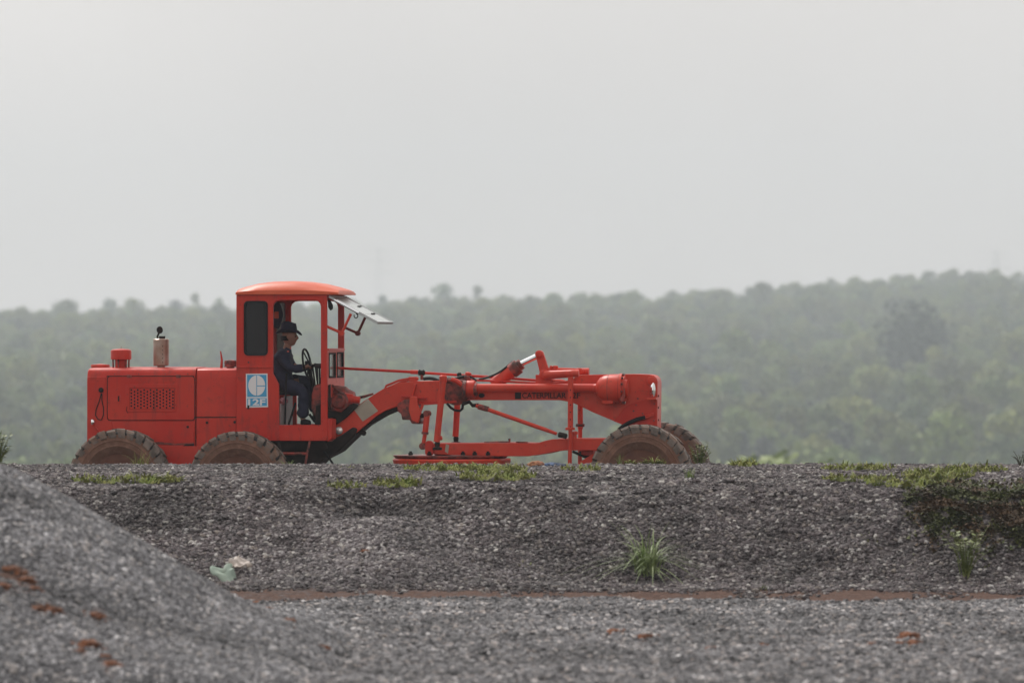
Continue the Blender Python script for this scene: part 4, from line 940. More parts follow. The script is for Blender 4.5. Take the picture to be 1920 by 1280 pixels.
for i in range(6):
    axle('adjusting_hole', BLACK, vl, [(0, .009), (.002, .009), (.0025, .001)], L(1069.5, 731 + i * 13.8, -0.4545), (0, -1, 0), 8)
rod('lower_tube', ARMRED, vl, [L(1069.5, 804, -0.42), L(1068, 890, -0.42)], 0.026, 12)
axle('clamp', ARMRED, vl, [(-.02, .03), (-.02, .062), (.01, .062), (.02, .03)], L(1069, 803, -0.42), (0, 0, 1), 12)
vf = rod('lift_post', ARMRED, G, [L(1088, 700, 0.42), L(1088, 804, 0.42)], 0.035, 12)
rod('lower_tube', ARMRED, vf, [L(1088, 804, 0.42), L(1087, 890, 0.42)], 0.027, 12)
rod('cross_pin', OILRED, vf, [L(1080, 797, 0.40), L(1096, 797, 0.40)], 0.02, 8)
axle('ball_stud', ARMRED, G, [(0, .035), (.06, .03), (.07, .045), (.1, .045), (.11, .02)], L(1077, 824, -0.3), (0, 0, 1), 12)
# big inclined cylinder
A_, B_ = L(925, 722, 0.02), L(972, 686, 0.02)
bc = rod('ram_cylinder', ARMRED, G, [A_, B_], 0.082, 18)
dv = (B_ - A_).normalized()
axle('gland', OILRED, bc, [(-.11, .085), (-.11, .098), (.0, .098), (.0, .07), (.05, .07), (.05, .03)], B_, dv, 18)
rod('chrome_rod', CHROME, bc, [B_ + dv * .05, L(1006, 668, 0.02)], 0.036, 14)
rod('ram_hose', BLACK, G, bezier(L(898, 711, -0.05), L(928, 706, -0.05), L(948, 689, -0.02), 6) + [L(955, 683, 0), L(961, 678, 0), L(966, 680, 0)], 0.014, 7)
# long control rods along the top
cr1 = rod('steering_rod', RED, G, [L(620, 689, 0.10), L(772, 697, 0.10)], [0.017, 0.019], 8)
rod('sleeve', ARMRED, cr1, [L(770, 697, 0.10), L(784, 697.5, 0.10)], 0.027, 10)
axle('universal_joint', GREASE, cr1, [(-.04, .02), (-.03, .04), (0, .03), (.03, .04), (.05, .02)], L(790, 698.5, 0.10), (1, 0, -0.05), 10)
rod('stay', OILRED, cr1, [L(791, 700, 0.10), L(791, 712, 0.10)], 0.02, 8)
rod('front_rod', RED, G, [L(795, 698.7, 0.10), L(910, 706, 0.10), L(1010, 713, 0.1)], 0.017, 8)
rod('second_rod', RED, G, [L(880, 712, -0.05), L(1010, 718, -0.05)], 0.014, 8)
rod('top_pipe', ARMRED, G, [L(722, 729, -0.12), L(724, 723, -0.12), L(748, 713, -0.12), L(768, 709, -0.12), L(785, 710, -0.12)], 0.014, 7)
rod('top_pipe', ARMRED, G, [L(730, 726, -0.05), L(752, 716, -0.05), L(770, 712, -0.05)], 0.014, 7)
part('pipe_block', ARMRED, G, lambda bm: box(bm, L(766, 715, -0.14), L(784, 706, -0.02)), 0.008)
rod('top_hose', BLACK, G, bezier(L(794, 710, -0.1), L(812, 706, -0.1), L(826, 716, -0.14), 6), 0.022, 8)
rod('valve_hose', BLACK, G, bezier(L(856, 709, -0.2), L(880, 699, -0.2), L(893, 714, -0.25), 8), 0.015, 7)
rod('return_hose', BLACK, G, [L(*p, -0.2) for p in ((838, 756), (845, 764), (853, 769), (862, 770), (867, 766), (868, 757))], 0.017, 7)
vb = part('valve_block', OILRED, G, lambda bm: [box(bm, L(852, 716, -0.2), L(878, 706, 0.05)), box(bm, L(870, 713, -0.25), L(884, 704, -0.1))], 0.012)
axle('valve_cap', ARMRED, vb, [(0, .04), (.05, .04), (.06, .02)], L(877, 706, -0.18), (0.2, 0, 1), 10)
axle('valve_cap', GREASE, vb, [(0, .03), (.05, .03), (.06, .015)], L(862, 707, -0.12), (-0.2, 0, 1), 10)
rod('clamp_band', GREASE, G, [L(833, 712, -0.26), L(845, 713, -0.26)], 0.035, 10)
# front axle
rod('front_axle', OILRED, G, [L(1203, 890, -0.8), L(1203, 855, -0.4), L(1203, 855, 0.4), L(1203, 890, 0.8)], 0.08, 10)
prism('axle_brace', ARMRED, G, [(1083, 868), (1118, 846), (1135, 840), (1150, 850), (1130, 880), (1095, 880)], -0.3, -0.22, 0.01)
rod('tie_rod', GREASE, G, [L(1074, 846, -0.2), L(1106, 860, -0.25), L(1130, 870, -0.3)], 0.018, 7)
rod('tie_rod', GREASE, G, [L(1086, 847, 0.1), L(1112, 859, 0.1), L(1140, 872, 0.1)], 0.018, 7)
# wheels -----------------------------------------------------------------------
def tyre_bm():
    bm = bmesh.new(); prof = [(-.10, .318), (-.16, .38), (-.178, .42), (-.186, .425), (-.186, .437), (-.181, .442), (-.184, .49), (-.190, .495), (-.190, .503), (-.183, .508), (-.180, .53), (-.165, .575), (-.14, .600), (-.08, .608), (0, .610), (.08, .608), (.14, .600), (.165, .575), (.180, .53), (.182, .46), (.16, .38), (.10, .318)]
    n = 72; rings = [[bm.verts.new((r * math.cos(2 * math.pi * k / n), t, r * math.sin(2 * math.pi * k / n))) for k in range(n)] for t, r in prof]
    quad_strip(bm, rings, cap=False)
    for f in bm.faces:
        c = f.calc_center_median(); rad = math.hypot(c.x, c.z)
        f.material_index = 1 if rad < 0.572 else 2
    N = 30
    for side in (-1, 1):
        for k in range(N):
            a0_ = 2 * math.pi * (k + (0.5 if side > 0 else 0)) / N; jit = random.uniform(-.006, .006)
            da = 2 * math.pi / N * random.uniform(0.34, 0.44); a0_ += random.uniform(-.012, .012); wear = random.uniform(-.012, .006)
            def pt(a, t, r): return bm.verts.new((r * math.cos(a), t * side, r * math.sin(a)))
            sec = [(.181, .535), (.190 + wear, .555 + random.uniform(-.012, .012)), (.178, .612), (.150, .642 + jit + wear * .6), (.02, .648 + jit + wear * .6), (.02, .600), (.14, .595), (.165, .57)]
            sk = [0, 0, .02, .03, .09, .09, .03, .01]
            A = [pt(a0_ - da + s, t, r) for (t, r), s in zip(sec, sk)]; B = [pt(a0_ + da + s, t, r) for (t, r), s in zip(sec, sk)]
            fs = [bm.faces.new((A[i], A[(i + 1) % 8], B[(i + 1) % 8], B[i])) for i in range(8)] + [bm.faces.new(list(reversed(A))), bm.faces.new(B)]
            for f in fs: f.material_index = 0
    bmesh.ops.recalc_face_normals(bm, faces=bm.faces); return bm
W0 = None
for px, py, yy in ((225, 899, -0.98), (449, 903.5, -0.98), (1203, 891.5, -0.92), (225, 899, 0.98), (449, 903.5, 0.98), (1203, 891.5, 0.88)):
    c = L(px, py, -0.98 if abs(yy) > .95 else -0.92); c.y = yy
    if W0 is None:
        W0 = empty('wheel', c); W0.parent = G
        link('tyre', tyre_bm(), [RUB, MUDRUB, TREADGAP], W0, 0, 35)
        bm = bmesh.new(); lathe(bm, [(-.115, .30), (-.12, .325), (-.105, .33), (-.09, .295), (.03, .28), (.05, .17), (.0, .14), (-.05, .13), (-.05, .02), (.1, .02), (.08, .27), (.105, .33), (.12, .325), (.115, .30)], (0, 0, 0), (0, 1, 0), 40); link('rim', bm, RIM, W0, 0, 35)
        bm = bmesh.new(); lathe(bm, [(0, .10), (.06, .10), (.08, .07), (.085, .01)], (0, -0.05, 0), (0, -1, 0), 18); link('hub', bm, OILRED, W0)
        wv = W0
    else:
        wv = copy_tree(W0, G); wv.location = c
        if yy > 0: wv.rotation_euler = (0, 0, math.pi)
        else: wv.rotation_euler = (0, random.uniform(0, 6), 0)

# ------------------------------------------------------------------ the driver
def skin_obj(name, nodes, edges, m_, loc, levels=2, root=0, parent=None):
    me = bpy.data.meshes.new(name); me.from_pydata([n[0] for n in nodes], edges, []); me.materials.append(m_)
    o = bpy.data.objects.new(name, me); COL.objects.link(o)
    sk = o.modifiers.new('skin', 'SKIN'); sk.use_smooth_shade = True
    for i, n in enumerate(nodes):
        r = n[1]; me.skin_vertices[0].data[i].radius = r if isinstance(r, tuple) else (r, r)
        me.skin_vertices[0].data[i].use_root = (i == root)
    sb = o.modifiers.new('sub', 'SUBSURF'); sb.levels = levels; sb.render_levels = levels
    return o
def bake(o):
    dg = bpy.context.evaluated_depsgraph_get(); me = bpy.data.meshes.new_from_object(o.evaluated_get(dg)); mats = list(o.data.materials)
    bpy.data.objects.remove(o); return me
BASE = L(545, 735, -0.05)
DY = -0.05
def q(px, py, y=0.0): return L(px, py, DY + y) - BASE
# body: pelvis, spine, neck, arms, legs in one surface
nodes = [(q(531, 722), .085), (q(531, 700), .095), (q(533, 678), .10), (q(536, 659), .055), (q(538, 650), .045), (q(541, 640), .05)]
edges = [(0, 1), (1, 2), (2, 3), (3, 4), (4, 5)]
def chain(start, pts_):
    p = start
    for v, r in pts_:
        nodes.append((v, r)); edges.append((p, len(nodes) - 1)); p = len(nodes) - 1
    return p
na = chain(2, [(q(530, 667, -.17), .05), (q(545, 690, -.20), .04), (q(563, 690, -.17), .034), (q(570, 689, -.15), .026)])
nh = chain(na, [(q(576, 687.5, -.14), (.03, .018))])
fa = chain(2, [(q(532, 667, .17), .05), (q(553, 688, .22), .04), (q(575, 688, .18), .032), (q(584, 686, .16), .026)])
fh = chain(fa, [(q(590, 685.5, .15), (.03, .018))])
nl = chain(0, [(q(538, 724, -.10), .08), (q(570, 735, -.16), .055), (q(568, 762, -.14), .045), (q(567, 786, -.13), .032), (q(578, 792, -.14), .028)])
fl = chain(0, [(q(538, 722, .10), .08), (q(580, 714, .16), .055), (q(586, 748, .16), .045), (q(590, 777, .16), .032), (q(600, 783, .16), .028)])
# fingers closed over wheel rim and lever
for hand, y0_, base in ((nh, -.14, (576, 687.5)), (fh, .15, (590, 685.5))):
    for i in range(4):
        yy = y0_ - .03 + .02 * i; ln = (1.0, 1.15, 1.08, 0.85)[i]
        chain(hand, [(q(base[0] + 3.2 * ln, base[1] - 1.5 + i * .5, yy), .0095), (q(base[0] + 5.6 * ln, base[1] - .5 + i * .6, yy), .009), (q(base[0] + 5.8 * ln, base[1] + 2.2 + i * .6, yy), .0075)])
    chain(hand, [(q(base[0] + 0.5, base[1] - 3.2, y0_ - .02), .011), (q(base[0] + 2.8, base[1] - 4.6, y0_ - .01), .0095)])
body = bake(skin_obj('body_skin', nodes, edges, SKIN, BASE))
bm = bmesh.new(); bm.from_mesh(body)
hd = bmesh.new(); bmesh.ops.create_uvsphere(hd, u_segments=28, v_segments=22, radius=1.0)
hc = q(542.5, 631.5)
for v in hd.verts:
    d = v.co.copy(); x, y_, z = d.x * .098, d.y * .078, d.z * .118
    if d.z < 0: k = 1 + d.z * 0.28; y_ *= k; x = x * (1 + d.z * 0.10) + (-d.z) * .008
    nb = math.exp(-((d.y / .16) ** 2)) * math.exp(-(((d.z + .12) / .20) ** 2)); x += .026 * nb if d.x > 0 else 0        # nose
    br = math.exp(-(((d.z - .2) / .12) ** 2)) * (1 if d.x > .5 else 0); x += .006 * br                                # brow
    ch = math.exp(-((d.y / .3) ** 2)) * math.exp(-(((d.z + .86) / .2) ** 2)); x += .014 * ch if d.x > 0 else 0         # chin
    mo = math.exp(-((d.y / .3) ** 2)) * math.exp(-(((d.z + .5) / .07) ** 2)); x += .007 * mo if d.x > 0 else 0         # lips
    for s in (-1, 1):
        ey_ = math.exp(-(((d.y - s * .38) / .16) ** 2)) * math.exp(-(((d.z - .04) / .12) ** 2)); x -= .009 * ey_ if d.x > 0 else 0
        er_ = math.exp(-(((d.x + .05) / .16) ** 2)) * math.exp(-(((d.z - .0) / .22) ** 2)); y_ += s * .016 * er_ if d.y * s > 0.6 else 0
    v.co = hc + Vector((x, y_, z))
tmp = bpy.data.meshes.new('head_tmp'); hd.to_mesh(tmp); hd.free(); bm.from_mesh(tmp); bpy.data.meshes.remove(tmp)
for f in bm.faces: f.smooth = True
pm = bpy.data.meshes.new('person'); bm.to_mesh(pm); bm.free(); pm.materials.append(SKIN)
P = bpy.data.objects.new('person', pm); COL.objects.link(P); P.location = M(BASE); P.rotation_euler = (0, 0, -TH)
tag(P, 'person in navy coveralls and wide brimmed hat steering the red grader', 'person')
# coverall
nodes = [(q(530, 721), (.165, .145)), (q(528.5, 700), (.165, .14)), (q(529, 680), (.185, .145)), (q(534, 663), (.125, .09)), (q(537.5, 652), .066)]
edges = [(0, 1), (1, 2), (2, 3), (3, 4)]
chain(3, [(q(529, 668, -.17), .078), (q(544, 691, -.21), .066), (q(560, 691.5, -.18), .056), (q(569, 690, -.155), .046)])
chain(3, [(q(531, 668, .17), .078), (q(552, 690, .23), .062), (q(573, 689, .19), .05), (q(582, 687, .17), .042)])
chain(0, [(q(540, 724, -.10), .115), (q(570, 734, -.16), .088), (q(569, 760, -.145), .078), (q(568, 784, -.135), .075)])
chain(0, [(q(540, 720, .10), .11), (q(578, 713, .16), .085), (q(585, 746, .165), .072), (q(589, 773, .165), .066)])
cvm = bake(skin_obj('cov_tmp', nodes, edges, NAVY, BASE))
for p_ in cvm.polygons: p_.use_smooth = True
cv = bpy.data.objects.new('coverall', cvm); COL.objects.link(cv); cv.parent = P
tx_ = bpy.data.textures.new('folds', 'CLOUDS'); tx_.noise_scale = 0.07
dm_ = cv.modifiers.new('folds', 'DISPLACE'); dm_.texture = tx_; dm_.strength = 0.045; dm_.mid_level = 0.5
bm = bmesh.new()
for a in (-.6, .6): tube(bm, [q(535, 653, a * .11), q(544, 657, a * .11), q(547, 667, a * .08)], [.02, .022, .006], 6)
link('collar', bm, NAVY, P)
bm = bmesh.new(); box(bm, q(538, 660, -.255), q(542, 657.5, -.235)); link('sleeve_badge', bm, mat('badge_red', (0.6, 0.12, 0.10), 0.8), P, 0.003)
# hat: dented crown, curled brim
def hat(bm):
    c = q(541.5, 624)
    n = 36; prof = [(.0, .170, 1), (.004, .150, 1), (.006, .104, 0), (.03, .101, 0), (.08, .096, 0), (.118, .089, 0), (.138, .072, 0), (.142, .036, 0), (.134, .004, 0)]
    rings = []
    for z, r, brim in prof:
        ring = []
        for k in range(n):
            a = 2 * math.pi * k / n; x, y_ = r * math.cos(a), r * math.sin(a) * .88
            dz = 0
            if brim:
                dz = .055 * abs(math.sin(a)) ** 2 * (r / .17) ** 2 - .02 * math.cos(a) ** 2 * (1.6 if math.cos(a) > 0 else 0.6)
            elif z > .12: dz = -.02 * (1 - abs(math.sin(a))) + .012 * math.cos(a + math.pi)
            ring.append(bm.verts.new(c + Vector((x, y_, z + dz))))
        rings.append(ring)
    quad_strip(bm, rings, cap=False); bm.faces.new(rings[-1])
    bmesh.ops.recalc_face_normals(bm, faces=bm.faces)
ht = part('hat', NAVY, P, hat, 0, 60); s_ = ht.modifiers.new('thick', 'SOLIDIFY'); s_.thickness = 0.006; s_.offset = 1
bm = bmesh.new(); lathe(bm, [(.0, .106), (.02, .1045)], q(541.5, 623.4), (0, 0, 1), 30); link('hat_band', bm, BLACK, P)
bm = bmesh.new()
c0 = q(540, 634)
lathe(bm, [(-.03, .076), (.0, .082), (.03, .084)], c0 + Vector((-.018, 0, .0)), (0, 0, 1), 20); link('hair', bm, BLACK, P)
for s in (-1, 1):
    bm = bmesh.new(); bmesh.ops.create_uvsphere(bm, u_segments=10, v_segments=8, radius=.011); bmesh.ops.translate(bm, verts=bm.verts, vec=hc + Vector((.083, s * .03, .006))); link('eye', bm, BLACK, P)
for (ax_, ay_, dx_, dy_, y0_) in ((568, 789, 580, 793, -.14), (590, 780, 602, 786, .16)):
    bm = bmesh.new(); a, b = q(ax_ - 4, ay_ + 2, y0_), q(dx_ + 3, dy_, y0_)
    tube(bm, [a, a.lerp(b, .25), a.lerp(b, .6), a.lerp(b, .9), b], [.028, .045, .043, .036, .018], 12); link('shoe', bm, BLACK, P)
# loose things in the cab
jb = L(505, 560, 0.35)
bm = bmesh.new(); tube(bm, [L(512, 566, .42), L(515, 575, .42), L(516, 590, .43), L(515, 602, .43), L(512, 613, .42)], [.05, .09, .10, .10, .085], 14)
for v in bm.verts: v.co.y = .42 + (v.co.y - .42) * .5; v.co += Vector((noise.noise(v.co * 14), noise.noise(v.co * 11), 0)) * .02
bmesh.ops.translate(bm, verts=bm.verts, vec=-jb)
jk = link('hanging_bag', bm, NAVY); jk.location = M(jb); jk.rotation_euler = (0, 0, -TH); tag(jk, 'dark cloth bag with orange patch hanging behind the driver', 'bag')
bm = bmesh.new(); box(bm, L(514, 597, .33) - jb, L(523, 584, .36) - jb); link('patch', bm, mat('orange_cloth', (0.45, 0.10, 0.05), 0.9), jk, 0.01)
cb = L(531, 752, -0.3); bm = bmesh.new(); bmesh.ops.create_icosphere(bm, subdivisions=3, radius=1)
for v in bm.verts:
    n_ = noise.noise(v.co * 2.3) * .35 + noise.noise(v.co * 6) * .15
    v.co = Vector((v.co.x * .06, v.co.y * .10, v.co.z * .045)) * (1 + n_)
pk = link('pink_rag', bm, PINK); pk.location = M(cb); tag(pk, 'crumpled pink rag lying on the pale box beside the seat', 'rag')

# ------------------------------------------------------------------ plants and litter on the gravel
def blade_geo(V, Fc, base, d, h, lean, wd, seg=4, droop=1.0):
    side = Vector((-d.y, d.x, 0)); k = len(V)
    for i in range(seg + 1):
        t = i / seg; p = base + Vector((0, 0, h * (t - 0.45 * droop * lean * t * t))) + d * (h * lean * t * t)
        ww = wd * (1 - t) ** 0.7 + 0.0006
        V += [p - side * ww, p + side * ww]
        if i: Fc.append((k + 2 * i - 2, k + 2 * i - 1, k + 2 * i + 1, k + 2 * i))
BIGGRASS = mat('pale_drooping_grass', (0.15, 0.215, 0.065), 0.55, var=(0.22, 0.26, 0.11), scale=6, spec=0.4)
def tuft(px, py, n, h, spread, label, lean=1.0, wd=0.006, m_=None, group=None, name='grass_tuft', y1=79.0, droop=1.0, seg=4):
    b = hit(px, py, 44, y1); V, Fc = [], []
    for i in range(n):
        a = random.uniform(0, 6.28); d = Vector((math.cos(a), math.sin(a), 0)); q_ = spread * random.random()
        ba = d * q_ + Vector((random.gauss(0, spread * .3), random.gauss(0, spread * .3), 0)); ba.z = top_z(b.x + ba.x, b.y + ba.y) - b.z - 0.01
        blade_geo(V, Fc, ba, d, h * random.uniform(0.45, 1.1), lean * random.uniform(0.2, 1.2), wd * random.uniform(0.6, 1.3), seg, droop)
    me = bpy.data.meshes.new(name); me.from_pydata(V, [], Fc); me.materials.append(m_ or GRASS); me.shade_smooth()
    o = bpy.data.objects.new(name, me); COL.objects.link(o); o.location = b
    return tag(o, label, 'grass tuft', group)
tuft(1212, 1072, 150, 0.66, 0.15, 'large drooping green grass tuft growing from the face of the gravel bank', 1.25, 0.0075, BIGGRASS, droop=1.75, seg=8)
tuft(262, 868, 34, 0.22, 0.09, 'thin yellowing grass tuft in front of the rear wheel', 0.7, 0.005, MOSS)
tuft(540, 868, 16, 0.12, 0.05, 'small bright grass tuft beside the middle wheel under the cab step', 0.6, 0.005)
tuft(1163, 868, 14, 0.17, 0.04, 'small grass tuft standing before the front wheel', 0.5, 0.005)
tuft(1292, 900, 30, 0.17, 0.05, 'short dark grass clump on the bank top near the front wheel', 0.5, 0.006)
tuft(1432, 1105, 14, 0.08, 0.05, 'tiny grass tuft at the foot of the bank', 0.6, 0.005)
tuft(750, 905, 30, 0.07, 0.10, 'low grass tuft on the bank top in front of the gooseneck', 0.7, 0.005, MOSS)
tuft(1770, 905, 60, 0.16, 0.22, 'bright grass clump at the bank edge above the dark creepers', 0.7, 0.006)
for px, py, n, h, lab in ((340, 905, 18, .07, 'sparse low grass tuft on the bank top below the middle wheel'), (655, 880, 14, .08, 'small grass tuft on the bank top under the cab front'), (905, 892, 26, .09, 'brownish low grass clump on the bank top below the drawbar'), (1010, 900, 14, .06, 'tiny grass sprig on the bank top below the lift post'), (1385, 874, 20, .08, 'low grass clump on the crest past the front wheels'),
        (1560, 880, 18, .07, 'small grass clump on the crest far past the front wheels'), (1655, 905, 30, .10, 'grass clump at the bank edge before the creepers start'), (1850, 884, 24, .10, 'grass clump on the crest above the dark creepers'), (1640, 1010, 10, .07, 'lone little sprig on the bank face before the creepers'), (980, 1060, 9, .06, 'lone little sprig low on the bank face')):
    tuft(px, py, n * 2, h, 0.12, lab, 0.9, 0.006, MOSS)
def weed(px, py, h, n, leaf, label, m_, spread=0.12, name='leafy_weed', loc=None):
    b = loc or hit(px, py); t = empty(name, b); tag(t, label, 'weed')
    bm = bmesh.new(); V, Fc = [], []
    for i in range(n):
        a = random.uniform(0, 6.28); tip = Vector((math.cos(a) * spread * random.uniform(.3, 1.3), math.sin(a) * spread * random.uniform(.3, 1.3), h * random.uniform(.5, 1.0)))
        mid = tip * 0.5 + Vector((0, 0, h * .12)); ba = Vector((random.gauss(0, .02), random.gauss(0, .02), -.03)); tube(bm, [ba, mid, tip], [.006, .004, .002], 5)
        for k in range(9):
            f = random.uniform(.12, 1) ** .8; p = ba.lerp(mid, f * 2) if f < .5 else mid.lerp(tip, f * 2 - 1)
            aa = random.uniform(0, 6.28); d = Vector((math.cos(aa), math.sin(aa), random.uniform(-.2, .5))).normalized(); s = Vector((-d.y, d.x, 0)).normalized() * leaf * .33
            l_ = leaf * random.uniform(.6, 1.3); kk = len(V); V += [p, p + d * l_ * .5 + s, p + d * l_, p + d * l_ * .5 - s]; Fc.append((kk, kk + 1, kk + 2, kk + 3))
    link('stem', bm, m_, t)
    me = bpy.data.meshes.new('leaves'); me.from_pydata(V, [], Fc); me.materials.append(m_); o = bpy.data.objects.new('leaves', me); COL.objects.link(o); o.parent = t; o['kind'] = 'stuff'
    return t
weed(1812, 1080, 0.50, 30, 0.07, 'yellow green leafy weed on the bank face below the dark creepers', WEED, 0.24)
def at_d(px, d): return Vector(((px - 960) / F * d, d, top_z((px - 960) / F * d, d)))
weed(0, 0, 0.46, 40, 0.06, 'green bushy weed at the edge of the bank beyond the heap', WEED, 0.14, loc=at_d(-4, 72.5))
weed(0, 0, 0.40, 40, 0.045, 'reddish green bush growing in front of the far front wheel', WEED, 0.12, loc=Vector((at_d(1312, 76.0).x, 76.0, 0.80)))
weed(0, 0, 0.26, 8, 0.03, 'thin dark weed at the bank edge far along its crest', CREEP, 0.12, loc=at_d(1914, 73))
BUSHLEAF = mat('bright_bush_leaves', (0.20, 0.27, 0.07), 0.6, var=(0.27, 0.32, 0.11), scale=3)
bcm, blb = crown_mesh('bush_crown', 17, 7.5, 900, 0.42, BUSHLEAF, 12, 0.45, seed=5); KINDS.append((bcm, trunk_mesh('bush_stem', 17, blb, 0.15, 5), 17))
by_px(1368, 840, 420, 7, 'pale green blurred treetop beyond the bank, next to the front wheels')
by_px(1432, 830, 460, 7, 'taller pale green blurred treetop beyond the bank past the front wheels')
by_px(1530, 846, 430, 7, 'low pale green treetop just clearing the bank edge')
# flat patches of short grass on the bank top
V, Fc = [], []
for cx_, cy_, rx_, ry_, n in ((240, 905, 105, 7, 900), (830, 883, 75, 5, 700), (930, 884, 60, 4, 500), (745, 912, 45, 7, 500), (930, 898, 75, 9, 900), (1395, 875, 26, 4, 260), (1600, 903, 60, 5, 600), (1610, 882, 70, 5, 500), (1700, 908, 80, 12, 800), (1830, 885, 60, 5, 400), (1760, 895, 70, 10, 700), (650, 916, 40, 5, 200), (1210, 866, 40, 3, 260), (1090, 884, 40, 4, 150)):
    for i in range(int(n * 1.05)):
        a, r_ = random.uniform(0, 6.28), math.sqrt(random.random()); p = hit(cx_ + rx_ * r_ * math.cos(a), cy_ + ry_ * r_ * math.sin(a), 62)
        if fbm(p.x, p.y, 1.6, 91) + 0.5 * fbm(p.x, p.y, 6, 92) < random.uniform(-0.45, 0.1): continue
        d = Vector((math.cos(a * 7), math.sin(a * 7), 0)); blade_geo(V, Fc, p + Vector((0, 0, .028)), d, random.uniform(.03, .10) * (0.6 + random.random() ** 3), random.uniform(.4, 1.3), random.uniform(.007, .013), 2)
me = bpy.data.meshes.new('short_grass'); me.from_pydata(V, [], Fc); me.materials.append(MOSS); o = bpy.data.objects.new('short_grass', me); COL.objects.link(o); tag(o, 'patches of short yellow green grass on the bank top', None, None, 'stuff')
OLIVE = mat('olive_creeper_leaves', (0.085, 0.105, 0.028), 0.7, var=(0.13, 0.14, 0.045), scale=5, spec=0.25)
DRYLEAF = mat('dry_brown_leaves', (0.13, 0.075, 0.035), 0.85, var=(0.08, 0.05, 0.028), scale=6)
# dark creeping plants on the right of the bank face
V, Fc = [], []
for i in range(26000):
    px = random.uniform(1690, 1990); py = random.uniform(905, 1075)
    c = 940 + (px - 1740) * 0.14; hw = 44 + 26 * noise.noise(Vector((px * .03, 0, 3)))
    wgt = math.exp(-((py - c) / hw) ** 2) * sstep(1680, 1760, px) * (0.30 + 1.5 * (noise.noise(Vector((px * .03, py * .045, 1))) + .35))
    if random.random() > wgt: continue
    p = hit(px, py, 62); p.z += 0.025; a = random.uniform(0, 6.28); d = Vector((math.cos(a), math.sin(a), 0)); blade_geo(V, Fc, p, d, random.uniform(.03, .08), random.uniform(.6, 2.2), random.uniform(.010, .020), 2)
me = bpy.data.meshes.new('creeping_undergrowth'); me.from_pydata(V, [], Fc); [me.materials.append(q_) for q_ in (CREEP, OLIVE, DRYLEAF)]
for p_ in me.polygons:
    k_ = noise.noise(p_.center * 2.6) + 0.5 * noise.noise(p_.center * 9) + random.uniform(-.3, .3); p_.material_index = 1 if k_ > 0.12 else 2 if k_ < -0.28 else 0
o = bpy.data.objects.new('creeping_undergrowth', me); COL.objects.link(o); tag(o, 'dark green and brown creepers over the bank edge', None, None, 'stuff')
# soil clods
def clod(px, py, r, label, m_=None, name='dirt_clod', cat='dirt clod', flat=.5, group=None, crumbs=7):
    b = hit(px, py); bm = bmesh.new()
    for k in range(1 + crumbs):
        q_ = r if k == 0 else r * random.uniform(.18, .42); a = random.uniform(0, 6.28); dd = 0 if k == 0 else r * random.uniform(.8, 2.0)
        ret = bmesh.ops.create_icosphere(bm, subdivisions=3 if k == 0 else 1, radius=1); s = random.uniform(0, 50)
        for v in ret['verts']:
            kk = 1 + .4 * noise.noise(v.co * 1.5 + Vector((s, 0, 0))) + .28 * noise.noise(v.co * 4.5 + Vector((s, 0, 0)))
            v.co = Vector((v.co.x * 1.2, v.co.y, v.co.z * flat)) * q_ * kk + Vector((dd * math.cos(a), dd * math.sin(a), 0))
            if k: v.co.z += top_z(b.x + dd * math.cos(a), b.y + dd * math.sin(a)) - b.z
    o = link(name, bm, m_ or CLOD, smooth=0); o.location = b + Vector((0, 0, r * flat * .2)); tag(o, label, cat, group); return o
gc = 'rust red clods lying on the heap'
for px, py, r, lab in ((100, 1145, .055, 'low spread rust red clod midway down the grey heap'), (178, 1156, .06, 'bright rust red clod lying alone on the grey heap slope'), (165, 1210, .075, 'biggest rust red clod on the lower part of the grey heap'),
        (150, 1222, .045, 'smaller rust clod touching the biggest one on the grey heap'), (195, 1232, .04, 'small dark red clod just below the biggest one on the heap'), (212, 1248, .065, 'lowest rust red clod near the foot of the grey heap'),
        (72, 1142, .04, 'small clod beside the low spread clod on the grey heap'), (20, 1070, .06, 'highest rust red clod of the streak across the grey heap'), (50, 1088, .05, 'second highest rust clod of the streak across the grey heap'),
        (8, 1100, .045, 'dark red clod at the picture edge on the grey heap'), (65, 1105, .04, 'small rust clod at the lower end of the streak on the heap')):
    clod(px, py, r, lab, group=gc)
gy = 'rust red clods lying on the lower yard'
for px, py, r, lab in ((482, 1132, .05, 'dark red clod where the heap foot meets the red soil ledge'), (505, 1143, .045, 'orange red clod just below the heap foot corner'), (540, 1165, .05, 'rust red clod on the gravel ridge past the heap foot'),
        (545, 1178, .035, 'little rust clod under the one on the gravel ridge'), (605, 1215, .05, 'faint rust clod lying farthest down from the heap foot'), (1150, 1187, .06, 'wide dark red clod on the yard below the drooping grass tuft'), (1165, 1183, .04, 'small dark clod on top of the wide one below the grass tuft'),
        (1210, 1196, .07, 'bright rust red clod on the yard right under the grass tuft'), (1335, 1217, .045, 'thin rust streak of a clod on the open yard gravel'), (1430, 1212, .05, 'rust red clod with a smaller one up beside it on the yard'), (1462, 1197, .045, 'small rust clod up beside a larger one on the yard'),
        (1705, 1195, .09, 'largest rust red clod of the yard, below the dark creepers'), (1715, 1208, .07, 'broad clod at the front of the largest clod of the yard'), (1690, 1210, .06, 'flat clod at the side of the largest clod of the yard'), (1635, 1208, .04, 'small clod apart from the largest clod of the yard'), (1078, 1210, .04, 'small faint rust clod in the middle of the yard')):
    clod(px, py, r, lab, group=gy)
PALESTONE = mat('pale_stone', (0.42, 0.40, 0.38), 0.8, var=(0.34, 0.31, 0.29), scale=12)
clod(697, 1030, .05, 'whitish stone lying on the gravel slide under the gooseneck', PALESTONE, 'pale_stone', 'stone', crumbs=0)
clod(685, 1034, .045, 'orange brown stone beside the whitish stone on the gravel slide', CLOD, 'brown_stone', 'stone', crumbs=0)
